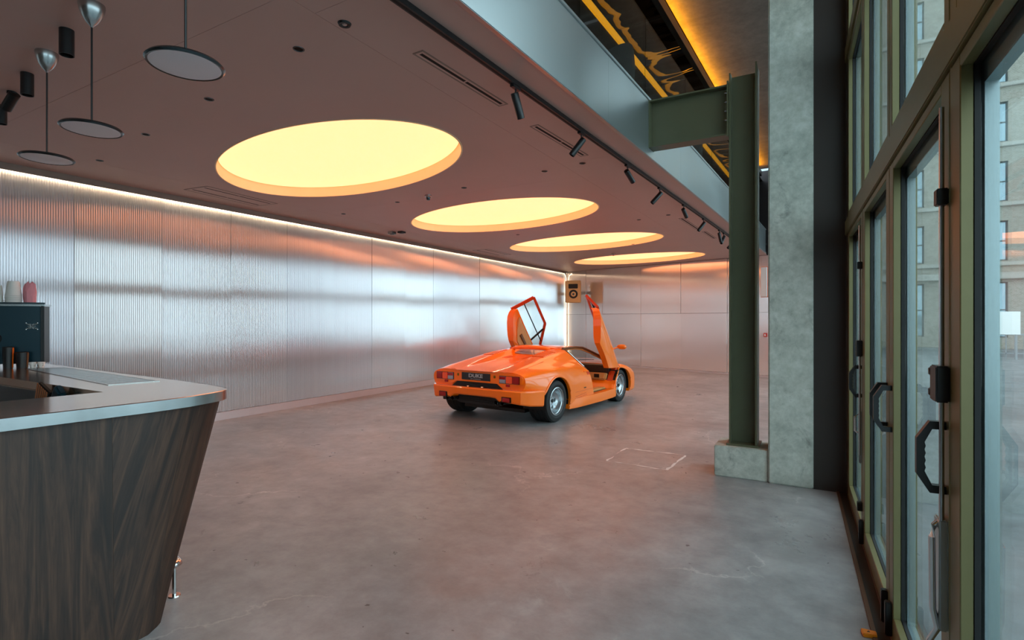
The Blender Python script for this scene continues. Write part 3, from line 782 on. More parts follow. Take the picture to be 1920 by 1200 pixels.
p = pz(803, 366, ZC); d = empty('smoke_detector', p); tag(d, 'small white smoke detector between the first two round ceiling lights', 'smoke detector')
lathe('base', [(0, 0), (0.05, 0), (0.05, -0.02), (0.04, -0.03), (0, -0.03)], 'brushed_steel', d, n=24); lathe('sensor', [(0.03, -0.03), (0.028, -0.055), (0.02, -0.07), (0, -0.07)], 'lamp_rim', d, n=20)
for k, x in enumerate((735, 753)):
    p = pz(x, 434, ZC); d = empty('ceiling_sensor', p); tag(d, ['boxy grey sensor on the ceiling nearer the corrugated wall', 'flat dark sensor on the ceiling beside the boxy grey one'][k], 'sensor')
    box('housing', -0.06, 0.06, -0.06, 0.06, -0.055+0.02*k, 0, ['brushed_steel', 'black_metal'][k], d, bev=0.006); box('lens', -0.03, 0.03, -0.03, 0.03, -0.062+0.02*k, -0.055+0.02*k, 'black_metal', d, bev=0.002)
p = pz(1150, 475, ZC); d = empty('sprinkler', p); tag(d, 'small domed sprinkler by the last round ceiling light', 'sprinkler')
lathe('rose', [(0, -0.012), (0.05, -0.01), (0.06, 0)], 'brushed_steel', d, n=20); lathe('head', [(0, -0.07), (0.03, -0.06), (0.03, -0.05), (0.012, -0.045), (0.012, -0.01)], 'chrome', d, n=16)

# slot air vents
def slot_vent(a, b, w_, slots, label, group=None):
    P, Q = pz(*a, ZC), pz(*b, ZC); c = (P+Q)/2; L_ = (Q-P).length; ang = math.atan2(-(Q-P).x, (Q-P).y)
    d = empty('slot_vent', c, ang); tag(d, label, 'air vent', group)
    bm = bmesh.new(); f = 0.012; hw = w_/2
    b_box(bm, -hw, -hw+f, -L_/2, L_/2, -0.004, 0.0); b_box(bm, hw-f, hw, -L_/2, L_/2, -0.004, 0.0)
    b_box(bm, -hw+f, hw-f, -L_/2, -L_/2+f, -0.004, 0.0); b_box(bm, -hw+f, hw-f, L_/2-f, L_/2, -0.004, 0.0)
    link('frame', to_mesh(bm, 'frame'), 'lip_paint', d)
    box('face_plate', -hw+f, hw-f, -L_/2+f, L_/2-f, -0.002, 0.0, 'ceiling_board', d)
    n = len(slots)
    for x0, y0, y1 in slots:
        box('slot', x0-0.013, x0+0.013, -L_/2+y0*L_, -L_/2+y1*L_, -0.0026, -0.0019, 'black_void', d)
slot_vent((783, 97), (944, 197), 0.09, [(0, 0.03, 0.495), (0, 0.51, 0.97)], 'long slot air vent beside the nearest round ceiling light')
slot_vent((1001, 235), (1096, 292), 0.09, [(0, 0.03, 0.495), (0, 0.51, 0.97)], 'slot air vent below the second track spotlight')
slot_vent((1277, 409), (1309, 430), 0.09, [(0, 0.03, 0.97)], 'short slot air vent by the third round ceiling light')
slot_vent((1320, 434), (1340, 447), 0.09, [(0, 0.03, 0.97)], 'short slot air vent close to the steel post')
slot_vent((366, 352), (500, 384), 0.46, [(-0.12, 0.04, 0.49), (-0.12, 0.50, 0.96), (0.12, 0.04, 0.49), (0.12, 0.50, 0.96)], 'twin slot air vent panel by the corrugated wall')
slot_vent((900, 468), (945, 478), 0.46, [(-0.12, 0.04, 0.96), (0.12, 0.04, 0.96)], 'twin slot air vent panel near the far corner')

# pendant lamps over the bar
def pendant(u, v, z, label):
    d = empty('pendant_lamp', (u, v, ZC)); tag(d, label, 'pendant lamp', 'pendant lamps over the bar')
    lathe('canopy', [(0, 0), (0.062, 0), (0.063, -0.012), (0.058, -0.04), (0.045, -0.075), (0.026, -0.105), (0.010, -0.122), (0.005, -0.13), (0, -0.13)], 'brushed_steel', d, n=40)
    cyl('cord', (0, 0, -0.125), (0, 0, z-ZC+0.01), 0.005, 'black_metal', d, n=8)
    sh = lathe('shade', [(0, z-ZC+0.028), (0.012, z-ZC+0.022), (0.06, z-ZC+0.014), (0.138, z-ZC+0.010), (0.147, z-ZC), (0.140, z-ZC-0.008), (0.132, z-ZC-0.006)], 'lamp_rim', d, n=56)
    lathe('diffuser', [(0.133, z-ZC-0.0055), (0.12, z-ZC-0.0085), (0, z-ZC-0.0095)], 'lamp_opal', sh, n=48)
PZ = 2.615
a = pz(88, 99, ZC); b = pz(172, 8, ZC); c = pz(348, 121, PZ)
pendant(a.x, a.y, PZ, 'flat disc pendant lamp nearest the corrugated wall')
pendant(b.x, b.y, PZ, 'flat disc pendant lamp in the middle of the three over the bar')
pendant(c.x, c.y, PZ, 'flat disc pendant lamp furthest from the corrugated wall')
# surface spotlights
for (x, y, ln, label) in ((125, 56, 0.155, 'black surface mounted can light beside the middle pendant canopy'), (51, 138, 0.155, 'black surface mounted can light beside the pendant canopy by the corrugated wall'), (2, 198, 0.15, 'black surface mounted can light closest to the corrugated wall')):
    p = pz(x, y, ZC); d = empty('can_light', p); tag(d, label, 'ceiling spotlight')
    lathe('body', [(0, 0.0), (0.038, 0.0), (0.038, -ln), (0.034, -ln), (0.033, -ln+0.03), (0, -ln+0.035)], 'black_metal', d, n=28)
    lathe('lens', [(0, -ln+0.028), (0.032, -ln+0.024)], 'lamp_rim', d, n=20)
p = pz(22, 172, ZC); d = empty('tilted_spotlight', p); tag(d, 'black tilted spotlight on a short ceiling mount', 'ceiling spotlight')
lathe('mount', [(0, 0), (0.03, 0), (0.03, -0.02), (0, -0.02)], 'black_metal', d, n=20)
q = Vector((-0.55, -0.1, -0.5)).normalized().to_track_quat('Z', 'Y').to_matrix().to_4x4()
lathe('barrel', [(0, -0.05), (0.036, -0.05), (0.036, 0.10), (0.032, 0.10), (0.03, 0.07), (0, 0.068)], 'black_metal', d, n=24, mtx=Matrix.Translation((0, 0, -0.055)) @ q)

# loudspeaker in the far corner
sv = 17.1; c = pv(1076, 547, sv)
ld = empty('loudspeaker', c, TH*0.6); tag(ld, 'tan loudspeaker with a dark horn mounted high in the far corner', 'loudspeaker')
bm = bmesh.new(); b_prism(bm, [(-0.26, -0.17), (0.24, -0.17), (0.24, 0.10), (0.12, 0.22), (-0.12, 0.22), (-0.30, 0.05)], 'z', -0.38, 0.38)
bmesh.ops.recalc_face_normals(bm, faces=bm.faces[:]); bevelbm(bm, 0.02, 3); link('cabinet', to_mesh(bm, 'cabinet', 40), 'speaker_beige', ld)
box('horn', -0.17, 0.15, -0.185, -0.165, 0.10, 0.26, 'car_black', ld, bev=0.01)
R90 = Matrix.Rotation(PI/2, 4, 'X')
wf_ = lathe('woofer', [(0, -0.02), (0.05, -0.01), (0.13, 0.012), (0.15, 0.016), (0.15, 0.0)], 'car_black', ld, n=32, mtx=Matrix.Translation((0, -0.17, -0.09)) @ R90)
lathe('dust_cap', [(0, 0.012), (0.03, 0.006), (0.045, -0.008)], 'lamp_rim', wf_, n=20, mtx=Matrix.Translation((0, -0.17, -0.09)) @ R90)
box('bracket', -0.04, 0.04, 0.2, 0.62, -0.05, 0.05, 'black_metal', ld)
# exit light and red sign between the columns
for nm, x, y, wd, ht, mm, label, cat in (('emergency_light', 1433.5, 529, 0.16, 0.80, 'sign_white', 'white emergency light box on the far wall seen between the columns', 'light'), ('fire_sign', 1436, 628, 0.08, 0.11, 'red_sign', 'small red fire sign on the far wall seen between the columns', 'sign')):
    d = ray(x, y); t = (FA.y - FS*FA.x)/(d.y - FS*d.x); p = Vector((0, 0, EYE))+d*t
    o = empty(nm, p, math.atan(FS)); tag(o, label, cat)
    box('panel', -wd/2, wd/2, -0.06, -0.012, -ht/2, ht/2, mm, o, bev=0.006)
    box('back_plate', -wd/2-0.012, wd/2+0.012, -0.0125, -0.0102, -ht/2-0.012, ht/2+0.012, 'red_sign' if nm == 'fire_sign' else 'orange_plastic', o)
    if nm == 'fire_sign':
        prism('white_symbol', [(-0.02, -0.03), (0.02, -0.03), (0.012, 0.03), (-0.012, 0.03)], 'y', -0.0615, -0.060, 'sign_white', o)

# ================================================================== BAR
ZB = 1.15
front = [(0, 784.6), (113, 771.8), (283, 752.6), (354, 743.5), (397, 736.4), (415, 733.0), (423, 730.2), (423, 728.0), (412, 725.0), (396, 721.8), (340, 713.8), (226, 699.6), (93, 682.5)]
T = [pz(x, y, ZB) for x, y in front]
d0 = (T[0]-T[2]).normalized(); T.insert(0, T[0]+d0*2.4)
d1 = (T[-1]-T[-3]).normalized(); T.append(T[-1]+d1*((-7.3-T[-1].x)/d1.x))
O = pz(194, 735, ZB); Of = pz(0, 753, ZB); Ol = pz(0, 706.7, ZB)
e1 = (Of-O).normalized(); e2 = (Ol-O).normalized()
I1 = O+e2*((-7.3-O.x)/e2.x); I0 = O+e1*2.9
bar = empty('bar_counter', (O.x, O.y, 0)); tag(bar, 'walnut fronted bar counter with a steel top and rounded corner', 'bar counter')
off = Vector((O.x, O.y, 0))
out2d = [((p.x-off.x), (p.y-off.y)) for p in T]
poly = out2d + [(I1.x-off.x, I1.y-off.y), (0, 0), (I0.x-off.x, I0.y-off.y)]
mat('bar_steel', '#c2a188', rough=0.16, metal=0.9, var=0.03, vscale=3)
prism('worktop', poly, 'z', ZB-0.052, ZB, 'bar_steel', bar)
# edge band following the outer edge
cen = Vector((-1.2, -0.6))
def offset_line(pts, dist):
    r = []
    for i in range(len(pts)):
        a = Vector(pts[max(i-1, 0)]); b = Vector(pts[min(i+1, len(pts)-1)]); t = (b-a).normalized()
        n = Vector((t.y, -t.x)); r.append(Vector(pts[i]) + n*dist)
    return r
pol2 = [Vector(p) for p in out2d]
sgn = 1.0 if (offset_line(pol2, 0.1)[3]-Vector((-1, -1))).length > (pol2[3]-Vector((-1, -1))).length else -1.0
oa, ob = offset_line(pol2, 0.006*sgn), offset_line(pol2, 0.0*sgn)
bm = bmesh.new()
rows = []
for p, q in zip(oa, ob):
    rows.append([bm.verts.new((q.x, q.y, ZB+0.001)), bm.verts.new((p.x, p.y, ZB-0.002)), bm.verts.new((p.x, p.y, ZB-0.054)), bm.verts.new((q.x, q.y, ZB-0.056))])
for a, b in zip(rows, rows[1:]):
    for k in range(3): bm.faces.new((a[k], a[k+1], b[k+1], b[k]))
    bm.faces.new((a[3], a[0], b[0], b[3]))
link('edge_band', to_mesh(bm, 'edge_band', 40), 'brushed_steel', bar)
# walnut front
ins = offset_line(pol2, -0.028*sgn)
zt, zb_ = ZB-0.056, 0.0
jv = 1.25-off.y
fp0, fp1 = ins[0], ins[2]
def on_front(v): 
    t = (v-fp0.y)/(fp1.y-fp0.y); return fp0.lerp(fp1, t)
js = on_front(jv)
bounds = [fp0.y, -0.15-off.y, jv]
for a, b in zip(bounds, bounds[1:]):
    A, B = on_front(a+0.002), on_front(b-0.001)
    bm = bmesh.new(); b_hull_quad(bm, [(A.x, A.y, zt), (B.x, B.y, zt)], [(A.x+0.02, A.y, zb_), (B.x+0.02, B.y, zb_)], (-0.03, 0, 0))
    link('walnut_panel', to_mesh(bm, 'walnut_panel'), 'walnut', bar)
cidx = [i for i, p in enumerate(ins) if p.y > jv+0.02 and p.x > -0.62+0.0]
top = [js] + [ins[i] for i in range(3, 12)]
bot = []
for i, p in enumerate(top):
    f = max(0.0, min(1.0, (p.y-js.y)/(top[5].y-js.y))) if i <= 5 else 1.0
    bot.append(Vector((p.x+0.02-0.05*f*0, p.y-0.33*f)))
bm = bmesh.new(); b_hull_quad(bm, [(p.x, p.y, zt) for p in top], [(p.x, p.y, zb_) for p in bot], (-0.02, -0.012, 0))
link('corner_panel', to_mesh(bm, 'corner_panel', 50), 'walnut_diagonal', bar)
e_t = ins[-1]; e_b = Vector((e_t.x, e_t.y-0.33))
bm = bmesh.new(); b_hull_quad(bm, [(top[-1].x, top[-1].y, zt), (e_t.x, e_t.y, zt)], [(bot[-1].x, bot[-1].y, zb_), (e_b.x, e_b.y, zb_)], (0, -0.03, 0))
link('end_panel', to_mesh(bm, 'end_panel'), 'walnut', bar)
box('inner_panel', 0.0, 0.02, I0.y-off.y, -0.01, 0.05, ZB-0.053, 'car_black', bar)
box('inner_panel', -3.4, -0.01, 0.0, 0.02, 0.05, ZB-0.053, 'car_black', bar)
box('shelf', -3.4, 0.0, -0.02, 0.0, 0.70, 0.73, 'brushed_steel', bar)
# drip tray set in the far arm of the counter
q = [pz(x, y, ZB) for x, y in ((46, 691.5), (122, 689.5), (300, 715), (203, 722.5))]
cc = sum(q, Vector())/4; dt = empty('drip_tray', (cc.x, cc.y, ZB)); tag(dt, 'slatted steel drip tray set into the bar top', 'drip tray')
Q = [p-cc for p in q]
def lerp4(s, t): return (Q[0].lerp(Q[3], t)).lerp(Q[1].lerp(Q[2], t), s)
bm = bmesh.new()
oo = [lerp4(0, 0), lerp4(1, 0), lerp4(1, 1), lerp4(0, 1)]; ii = [lerp4(0.04, 0.02), lerp4(0.96, 0.02), lerp4(0.96, 0.98), lerp4(0.04, 0.98)]
for z0, z1 in ((0.0, 0.004),):
    A = [bm.verts.new((p.x, p.y, z1)) for p in oo]; B = [bm.verts.new((p.x, p.y, z1)) for p in ii]; A2 = [bm.verts.new((p.x, p.y, z0+0.0005)) for p in oo]; B2 = [bm.verts.new((p.x, p.y, z0+0.0005)) for p in ii]
    for k in range(4):
        j = (k+1) % 4; bm.faces.new((A[k], A[j], B[j], B[k])); bm.faces.new((A[k], A2[k], A2[j], A[j])); bm.faces.new((B[k], B[j], B2[j], B2[k]))
link('tray_frame', to_mesh(bm, 'tray_frame'), 'brushed_steel', dt)
bm = bmesh.new(); bm.faces.new([bm.verts.new((p.x, p.y, 0.0006)) for p in ii]); link('tray_floor', to_mesh(bm, 'tray_floor'), 'car_black', dt)
NS = 26
for k in range(NS):
    t0, t1 = 0.025+0.95*k/NS, 0.025+0.95*(k+0.55)/NS
    ps = [lerp4(0.04, t0), lerp4(0.96, t0), lerp4(0.96, t1), lerp4(0.04, t1)]
    prism('slat', [(p.x, p.y) for p in ps], 'z', 0.0008, 0.003, 'brushed_steel', dt)
# towels hung over the inner edge
p = pv(97, 738, O.y); st = empty('striped_towel', (p.x, O.y-0.012, ZB)); tag(st, 'folded orange striped towel tucked inside the bar', 'towel')
tw = Matrix.Rotation(0.35, 4, 'Y')
bm = bmesh.new(); b_box(bm, -0.09, 0.09, -0.03, 0.0, -0.13, -0.012, tw); bevelbm(bm, 0.008, 2); link('cloth', to_mesh(bm, 'cloth', 40), 'car_black', st)
for k in range(6):
    bm = bmesh.new(); b_box(bm, -0.08+k*0.027, -0.066+k*0.027, -0.032, -0.029, -0.125, -0.017, tw); link('stripe', to_mesh(bm, 'stripe'), 'brown_stripe', st)
p = pv(127, 738, O.y); o = empty('dark_towel', (p.x, O.y-0.012, ZB)); tag(o, 'dark teal towel next to the striped one inside the bar', 'towel')
bm = bmesh.new(); b_box(bm, -0.045, 0.045, -0.04, 0.0, -0.13, -0.01, Matrix.Rotation(0.6, 4, 'Y')); bevelbm(bm, 0.01, 2); link('cloth', to_mesh(bm, 'cloth', 40), 'machine_panel', o)
bm = bmesh.new(); b_box(bm, -0.02, 0.05, -0.044, -0.041, -0.11, -0.03, Matrix.Rotation(0.6, 4, 'Y')); link('hem', to_mesh(bm, 'hem'), 'navy_cloth', o)
# foot rail
p = pz(327, 1117, 0.0); fr = empty('foot_rail', (p.x, p.y, 0)); tag(fr, 'polished steel foot rail on a short post beside the bar', 'foot rail')
zr = 0.205
tube('rail', [(-2.2, 0.30, zr), (-0.6, 0.085, zr), (-0.05, 0.012, zr), (0.03, 0.0, zr), (0.062, -0.012, zr), (0.075, -0.04, zr), (0.066, -0.075, zr), (0.03, -0.10, zr), (-0.03, -0.11, zr)], 0.019, 'chrome', fr, n=14)
cyl('post', (0, 0, 0.0), (0, 0, zr), 0.011, 'chrome', fr); lathe('foot_plate', [(0, 0.006), (0.03, 0.006), (0.033, 0.0), (0, 0)], 'chrome', fr, n=20)

# espresso machine
mv0 = 1.97; MROT = 0.95; mr_ = pv(80, 640, mv0); t_ = mr_.y
em = empty('espresso_machine', (mr_.x, mv0, ZB+0.002), MROT); tag(em, 'dark teal espresso machine on the bar with a crossed steel emblem', 'espresso machine')
mt = 0.535
box('body', -0.60, -0.012, 0.0, 0.12, 0.03, mt-0.02, 'machine_panel', em, bev=0.006)
box('side_cheek', -0.012, 0.012, -0.008, 0.125, 0.03, mt-0.01, 'black_metal', em, bev=0.004)
box('top_tray', -0.62, 0.018, -0.012, 0.15, mt-0.02, mt-0.004, 'brushed_steel', em, bev=0.004)
box('top_rail', -0.62, 0.018, -0.012, 0.0, mt-0.004, mt+0.012, 'lamp_rim', em, bev=0.003)
for x in (-0.03, -0.57): lathe('foot', [(0, 0.0), (0.022, 0.0), (0.020, 0.03), (0, 0.03)], 'chrome', em, n=16, loc=(x, 0.03, 0))
lg = empty('emblem_pivot', (0, 0, 0)); bpy.data.objects.remove(lg)
ex, ez = -0.072, mt-0.19
for s_ in (-1, 1):
    bm = bmesh.new(); b_box(bm, -0.046, 0.046, -0.004, -0.0005, -0.003, 0.003, Matrix.Translation((ex, 0, ez)) @ Matrix.Rotation(s_*0.62, 4, 'Y')); link('emblem_bar', to_mesh(bm, 'emblem_bar'), 'chrome', em)
    bm = bmesh.new(); b_box(bm, -0.04, 0.04, -0.003, -0.0005, -0.0015, 0.0015, Matrix.Translation((ex, 0, ez+s_*0.016))); link('emblem_line', to_mesh(bm, 'emblem_line'), 'chrome', em)
    for t2 in (-1, 1): lathe('emblem_stud', [(0, 0.006), (0.005, 0.004), (0.006, 0)], 'chrome', em, n=10, mtx=Matrix.Translation((ex+t2*0.038, 0, ez+s_*0.027)) @ R90)
bm = bmesh.new(); 
for k in range(3): b_box(bm, -0.028, 0.028, -0.0035, -0.0005, -0.0012, 0.0012, Matrix.Translation((ex, 0, ez)) @ Matrix.Rotation(k*PI/3, 4, 'Y'))
link('emblem_star', to_mesh(bm, 'emblem_star'), 'brushed_steel', em)
gx = -0.31
lathe('knob', [(0, 0.03), (0.04, 0.026), (0.045, 0.0)], 'car_black', em, n=28, mtx=Matrix.Translation((gx, 0, mt-0.29)) @ R90)
for k in range(3):
    bm = bmesh.new(); b_box(bm, -0.036, 0.036, -0.036, -0.030, -0.005, 0.005, Matrix.Translation((gx, 0, mt-0.29)) @ Matrix.Rotation(0.5+k*PI/3, 4, 'Y')); link('knob_spoke', to_mesh(bm, 'knob_spoke'), 'chrome', em)
lathe('valve', [(0, 0.07), (0.03, 0.07), (0.03, 0.05), (0.018, 0.045), (0.018, 0.0), (0, 0)], 'chrome', em, n=20, mtx=Matrix.Translation((gx+0.0, 0, 0.12)) @ R90)
# cups on the machine
def cup_stack(u, v, z, n, hgt, r0, r1, label):
    d = empty('paper_cup_stack', (u, v, z)); tag(d, label, 'cup stack', 'stacks of paper cups on the espresso machine')
    for k in range(n):
        zz = k*0.014
        lathe('paper_cup', [(r0, zz), (r0+0.002, zz+0.003), (r0, zz+0.006), (r0-0.001, zz+0.006), (r1 if k == n-1 else r0-0.002, zz+hgt if k == n-1 else zz+0.013), (0 if k == n-1 else r0-0.006, zz+hgt if k == n-1 else zz+0.013)], 'paper_white', d, n=28)
mz_ = ZB+mt-0.0015
def mloc(lx, ly):
    return Vector((mr_.x+lx*math.cos(MROT)-ly*math.sin(MROT), mv0+lx*math.sin(MROT)+ly*math.cos(MROT), 0))
p = mloc(-0.215, 0.070); cup_stack(p.x, p.y, mz_, 6, 0.125, 0.056, 0.038, 'tall inverted stack of white paper cups beside the pink bag')
p = mloc(-0.325, 0.070); cup_stack(p.x, p.y, mz_, 3, 0.13, 0.045, 0.034, 'shorter inverted stack of white paper cups on the espresso machine')
p = mloc(-0.108, 0.075)
bm = bmesh.new(); rb = random.Random(11); rings = []
for k, (zz, a, b) in enumerate(((0, 0.042, 0.034), (0.05, 0.044, 0.036), (0.10, 0.046, 0.032), (0.14, 0.042, 0.02), (0.17, 0.036, 0.010), (0.19, 0.020, 0.004))):
    rings.append([bm.verts.new((a*math.cos(2*PI*i/14)*(1+rb.uniform(-.12, .12)), b*math.sin(2*PI*i/14)*(1+rb.uniform(-.15, .15)), zz+rb.uniform(-.012, .012)*(k > 0))) for i in range(14)])
for a, b in zip(rings, rings[1:]):
    for i in range(14): bm.faces.new((a[i], a[(i+1) % 14], b[(i+1) % 14], b[i]))
bm.faces.new(rings[0]); bm.faces.new(rings[-1])
o = link('paper_bag', to_mesh(bm, 'paper_bag', 20), 'pink_paper', None, (p.x, p.y, mz_), (0, 0, MROT)); tag(o, 'crumpled pink paper bag standing on the espresso machine', 'bag')
# tumblers in front of it
tv = 1.70
for (x, hgt, r0, m2, label) in ((31, 0.175, 0.036, 'orange_plastic', 'tall black tumbler with an orange band in front of the espresso machine'), (58, 0.13, 0.042, 'red_sign', 'short black tumbler with a maroon sleeve in front of the espresso machine')):
    p = mloc({31: -0.205, 58: -0.115}[x], -0.065); d = empty('tumbler', (p.x, p.y, ZB)); tag(d, label, 'tumbler')
    lathe('cup', [(0, 0), (r0*0.85, 0), (r0, hgt), (r0-0.004, hgt+0.004), (r0-0.008, hgt), (r0*0.8, 0.01), (0, 0.01)], 'car_black', d, n=28)
    bm = bmesh.new(); seg = [PI*(0.16+0.24*i/8) for i in range(9)]
    A = [bm.verts.new(((r0*0.87+0.002)*math.cos(a), (r0*0.87+0.002)*math.sin(a), 0.004)) for a in seg]; B = [bm.verts.new(((r0+0.002)*math.cos(a), (r0+0.002)*math.sin(a), hgt-0.004)) for a in seg]
    for i in range(8): bm.faces.new((A[i], A[i+1], B[i+1], B[i]))
    link('band', to_mesh(bm, 'band', 40), m2 if m2 != 'red_sign' else 'brown_leather', d)
for x, label in ((74, 'small white espresso cup by the maroon sleeved tumbler'), (86, 'small white espresso cup by the espresso machine side')):
    p = mloc({74: -0.052, 86: 0.005}[x], -0.045); d = empty('espresso_cup', (p.x, p.y, ZB)); tag(d, label, 'cup')
    lathe('bowl', [(0, 0), (0.016, 0), (0.024, 0.03), (0.026, 0.045), (0.023, 0.045), (0.014, 0.006), (0, 0.006)], 'paper_white', d, n=20)
    tube('cup_handle', [(0.024, 0, 0.036), (0.036, 0, 0.034), (0.038, 0, 0.02), (0.024, 0, 0.014)], 0.003, 'paper_white', d, n=6)

# ================================================================== MEZZANINE FURNITURE
def lounge_chair(lx, ly, rz, label, sc=1.0):
    c, s_ = math.cos(MPHI), math.sin(MPHI)
    d = empty('lounge_chair', (MU0+lx*c-ly*s_, lx*s_+ly*c, 3.72), rz); d.scale = (sc, sc, sc); tag(d, label, 'chair', 'dark lounge chairs on the mezzanine')
    # rounded shell back
    bm = bmesh.new(); n = 20; rows = []
    for k in range(n+1):
        a = PI*(-0.08+1.16*k/n); hh = 0.52+0.30*max(0, math.sin(a))
        ro, ri = 0.40, 0.33
        rows.append([bm.verts.new((ro*math.cos(a), ro*math.sin(a), 0.12)), bm.verts.new((ro*1.04*math.cos(a), ro*1.04*math.sin(a), hh*0.8)), bm.verts.new((ro*math.cos(a), ro*math.sin(a), hh)),
                     bm.verts.new((ri*math.cos(a), ri*math.sin(a), hh)), bm.verts.new((ri*math.cos(a), ri*math.sin(a), 0.12))])
    for a, b in zip(rows, rows[1:]):
        for k in range(5): bm.faces.new((a[k], a[(k+1) % 5], b[(k+1) % 5], b[k]))
    bm.faces.new(rows[0]); bm.faces.new(rows[-1]); link('shell_back', to_mesh(bm, 'shell_back', 50), 'chair_fabric', d)
    lathe('seat', [(0, 0.24), (0.33, 0.24), (0.34, 0.30), (0.33, 0.40), (0.28, 0.43), (0, 0.44)], 'chair_fabric', d, n=28)
    for k in range(4):
        a = PI/4+k*PI/2; cyl('leg', (0.26*math.cos(a), 0.26*math.sin(a), 0.24), (0.32*math.cos(a), 0.32*math.sin(a), 0.0), 0.014, 'black_metal', d, n=8)
lounge_chair(-0.55, 5.65, -1.4, 'dark rounded lounge chair nearest the steel beam on the mezzanine')
lounge_chair(-0.55, 7.25, -1.4, 'dark rounded lounge chair behind the beam top on the mezzanine')
lounge_chair(-0.55, 8.9, -1.4, 'dark rounded lounge chair beyond the beam on the mezzanine')
lounge_chair(-0.60, 3.5, -1.4, 'dark rounded lounge chair beside the dark drape on the mezzanine')
c, s_ = math.cos(MPHI), math.sin(MPHI)
# dark drape
bm = bmesh.new(); n = 40; vs = []
for k in range(n+1):
    y = k*1.25/n; x = 0.03*math.sin(k*1.6)
    vs.append((bm.verts.new((x, y, 0.0)), bm.verts.new((x*0.7, y, 1.58)), bm.verts.new((x-0.02, y, 0.0)), bm.verts.new((x*0.7-0.02, y, 1.58))))
for a, b in zip(vs, vs[1:]):
    bm.faces.new((a[0], b[0], b[1], a[1])); bm.faces.new((a[2], a[3], b[3], b[2]))
lx, ly = -0.95, 3.95
o = link('drape', to_mesh(bm, 'drape', 60), 'navy_cloth', None, (MU0+lx*c-ly*s_, lx*s_+ly*c, 3.725), (0, 0, MPHI+0.35)); tag(o, 'dark navy drape hanging on the mezzanine', 'curtain')
# small table lamp glints
for lx, ly, label in ((-1.3, 6.2, 'small glowing globe lamp on the mezzanine'),):
    d = empty('table_lamp', (MU0+lx*c-ly*s_, lx*s_+ly*c, 3.72)); tag(d, label, 'lamp')
    lathe('base', [(0, 0), (0.1, 0), (0.1, 0.02), (0.012, 0.03), (0.012, 0.72), (0, 0.72)], 'black_metal', d, n=16); lathe('globe', [(0, 0.71), (0.03, 0.72), (0.045, 0.755), (0.03, 0.79), (0, 0.80)], 'small_bulb', d, n=16)

# ================================================================== CAR (x right, y forward, z up; origin under the rear axle)
from mathutils.bvhtree import BVHTree
car = empty('sports_car', (-4.40, 7.45, 0), math.radians(-5.0))
car.scale = (1.045, 1.0, 1.0)
tag(car, 'orange wedge shaped sports car with both scissor doors raised', 'car')
def catmull(pts, n):
    r = []
    P = [Vector(p) for p in pts]
    for i in range(len(P)-1):
        p0, p1, p2, p3 = P[max(i-1, 0)], P[i], P[i+1], P[min(i+2, len(P)-1)]
        for k in range(n):
            t = k/n
            r.append(0.5*((2*p1)+(p2-p0)*t+(2*p0-5*p1+4*p2-p3)*t*t+(3*p1-p0-3*p2+p3)*t**3))
    r.append(P[-1]); return r
def loft(name, rails, creases=(), sub=2, m='orange_paint', parent=car, endcrease=1.0):
    """rails: list of polylines (same count) from centre top to centre bottom of the right half"""
    bm = bmesh.new(); cl = bm.edges.layers.float.new('crease_edge')
    R = [[bm.verts.new(p) for p in r] for r in rails]
    Lf = []
    for r in R:
        if all(abs(v.co.x) < 1e-6 for v in r): Lf.append(r)
        else: Lf.append([bm.verts.new((-v.co.x, v.co.y, v.co.z)) for v in r])
    n = len(rails[0])
    for side in (R, Lf):
        for a, b in zip(side, side[1:]):
            for i in range(n-1):
                bm.faces.new((a[i], a[i+1], b[i+1], b[i]))
    for i in (0, n-1):
        for a, b, c, d in zip(R, R[1:], Lf, Lf[1:]):
            vs = []
            for q in (a[i], b[i], d[i], c[i]):
                if q not in vs: vs.append(q)
            if len(vs) >= 3: bm.faces.new(vs)
    bmesh.ops.recalc_face_normals(bm, faces=bm.faces[:])
    bm.verts.index_update()
    for side in (R, Lf):
        for ri, cv in creases:
            for i in range(n-1):
                e = bm.edges.get((side[ri][i], side[ri][i+1]))
                if e: e[cl] = cv
        for i in (0, n-1):
            for a, b in zip(side, side[1:]):
                e = bm.edges.get((a[i], b[i]))
                if e: e[cl] = endcrease
    me = bpy.data.meshes.new(name); bm.to_mesh(me); bm.free()
    o = link(name, me, m, parent)
    md = o.modifiers.new('s', 'SUBSURF'); md.levels = sub; md.render_levels = sub
    apply_mods(o); smooth(o.data, 30)
    return o
YS = [-0.70, -0.42, -0.12, 0.15, 0.42, 0.66, 0.86]
def rail(xs, zs, last, ys=YS, first_y=None):
    pts = [(x, y, z) for x, y, z in zip(xs, ys, zs)]
    if first_y is not None: pts[0] = (pts[0][0], first_y, pts[0][2])
    return pts + [last]
c7 = lambda v: [v]*7
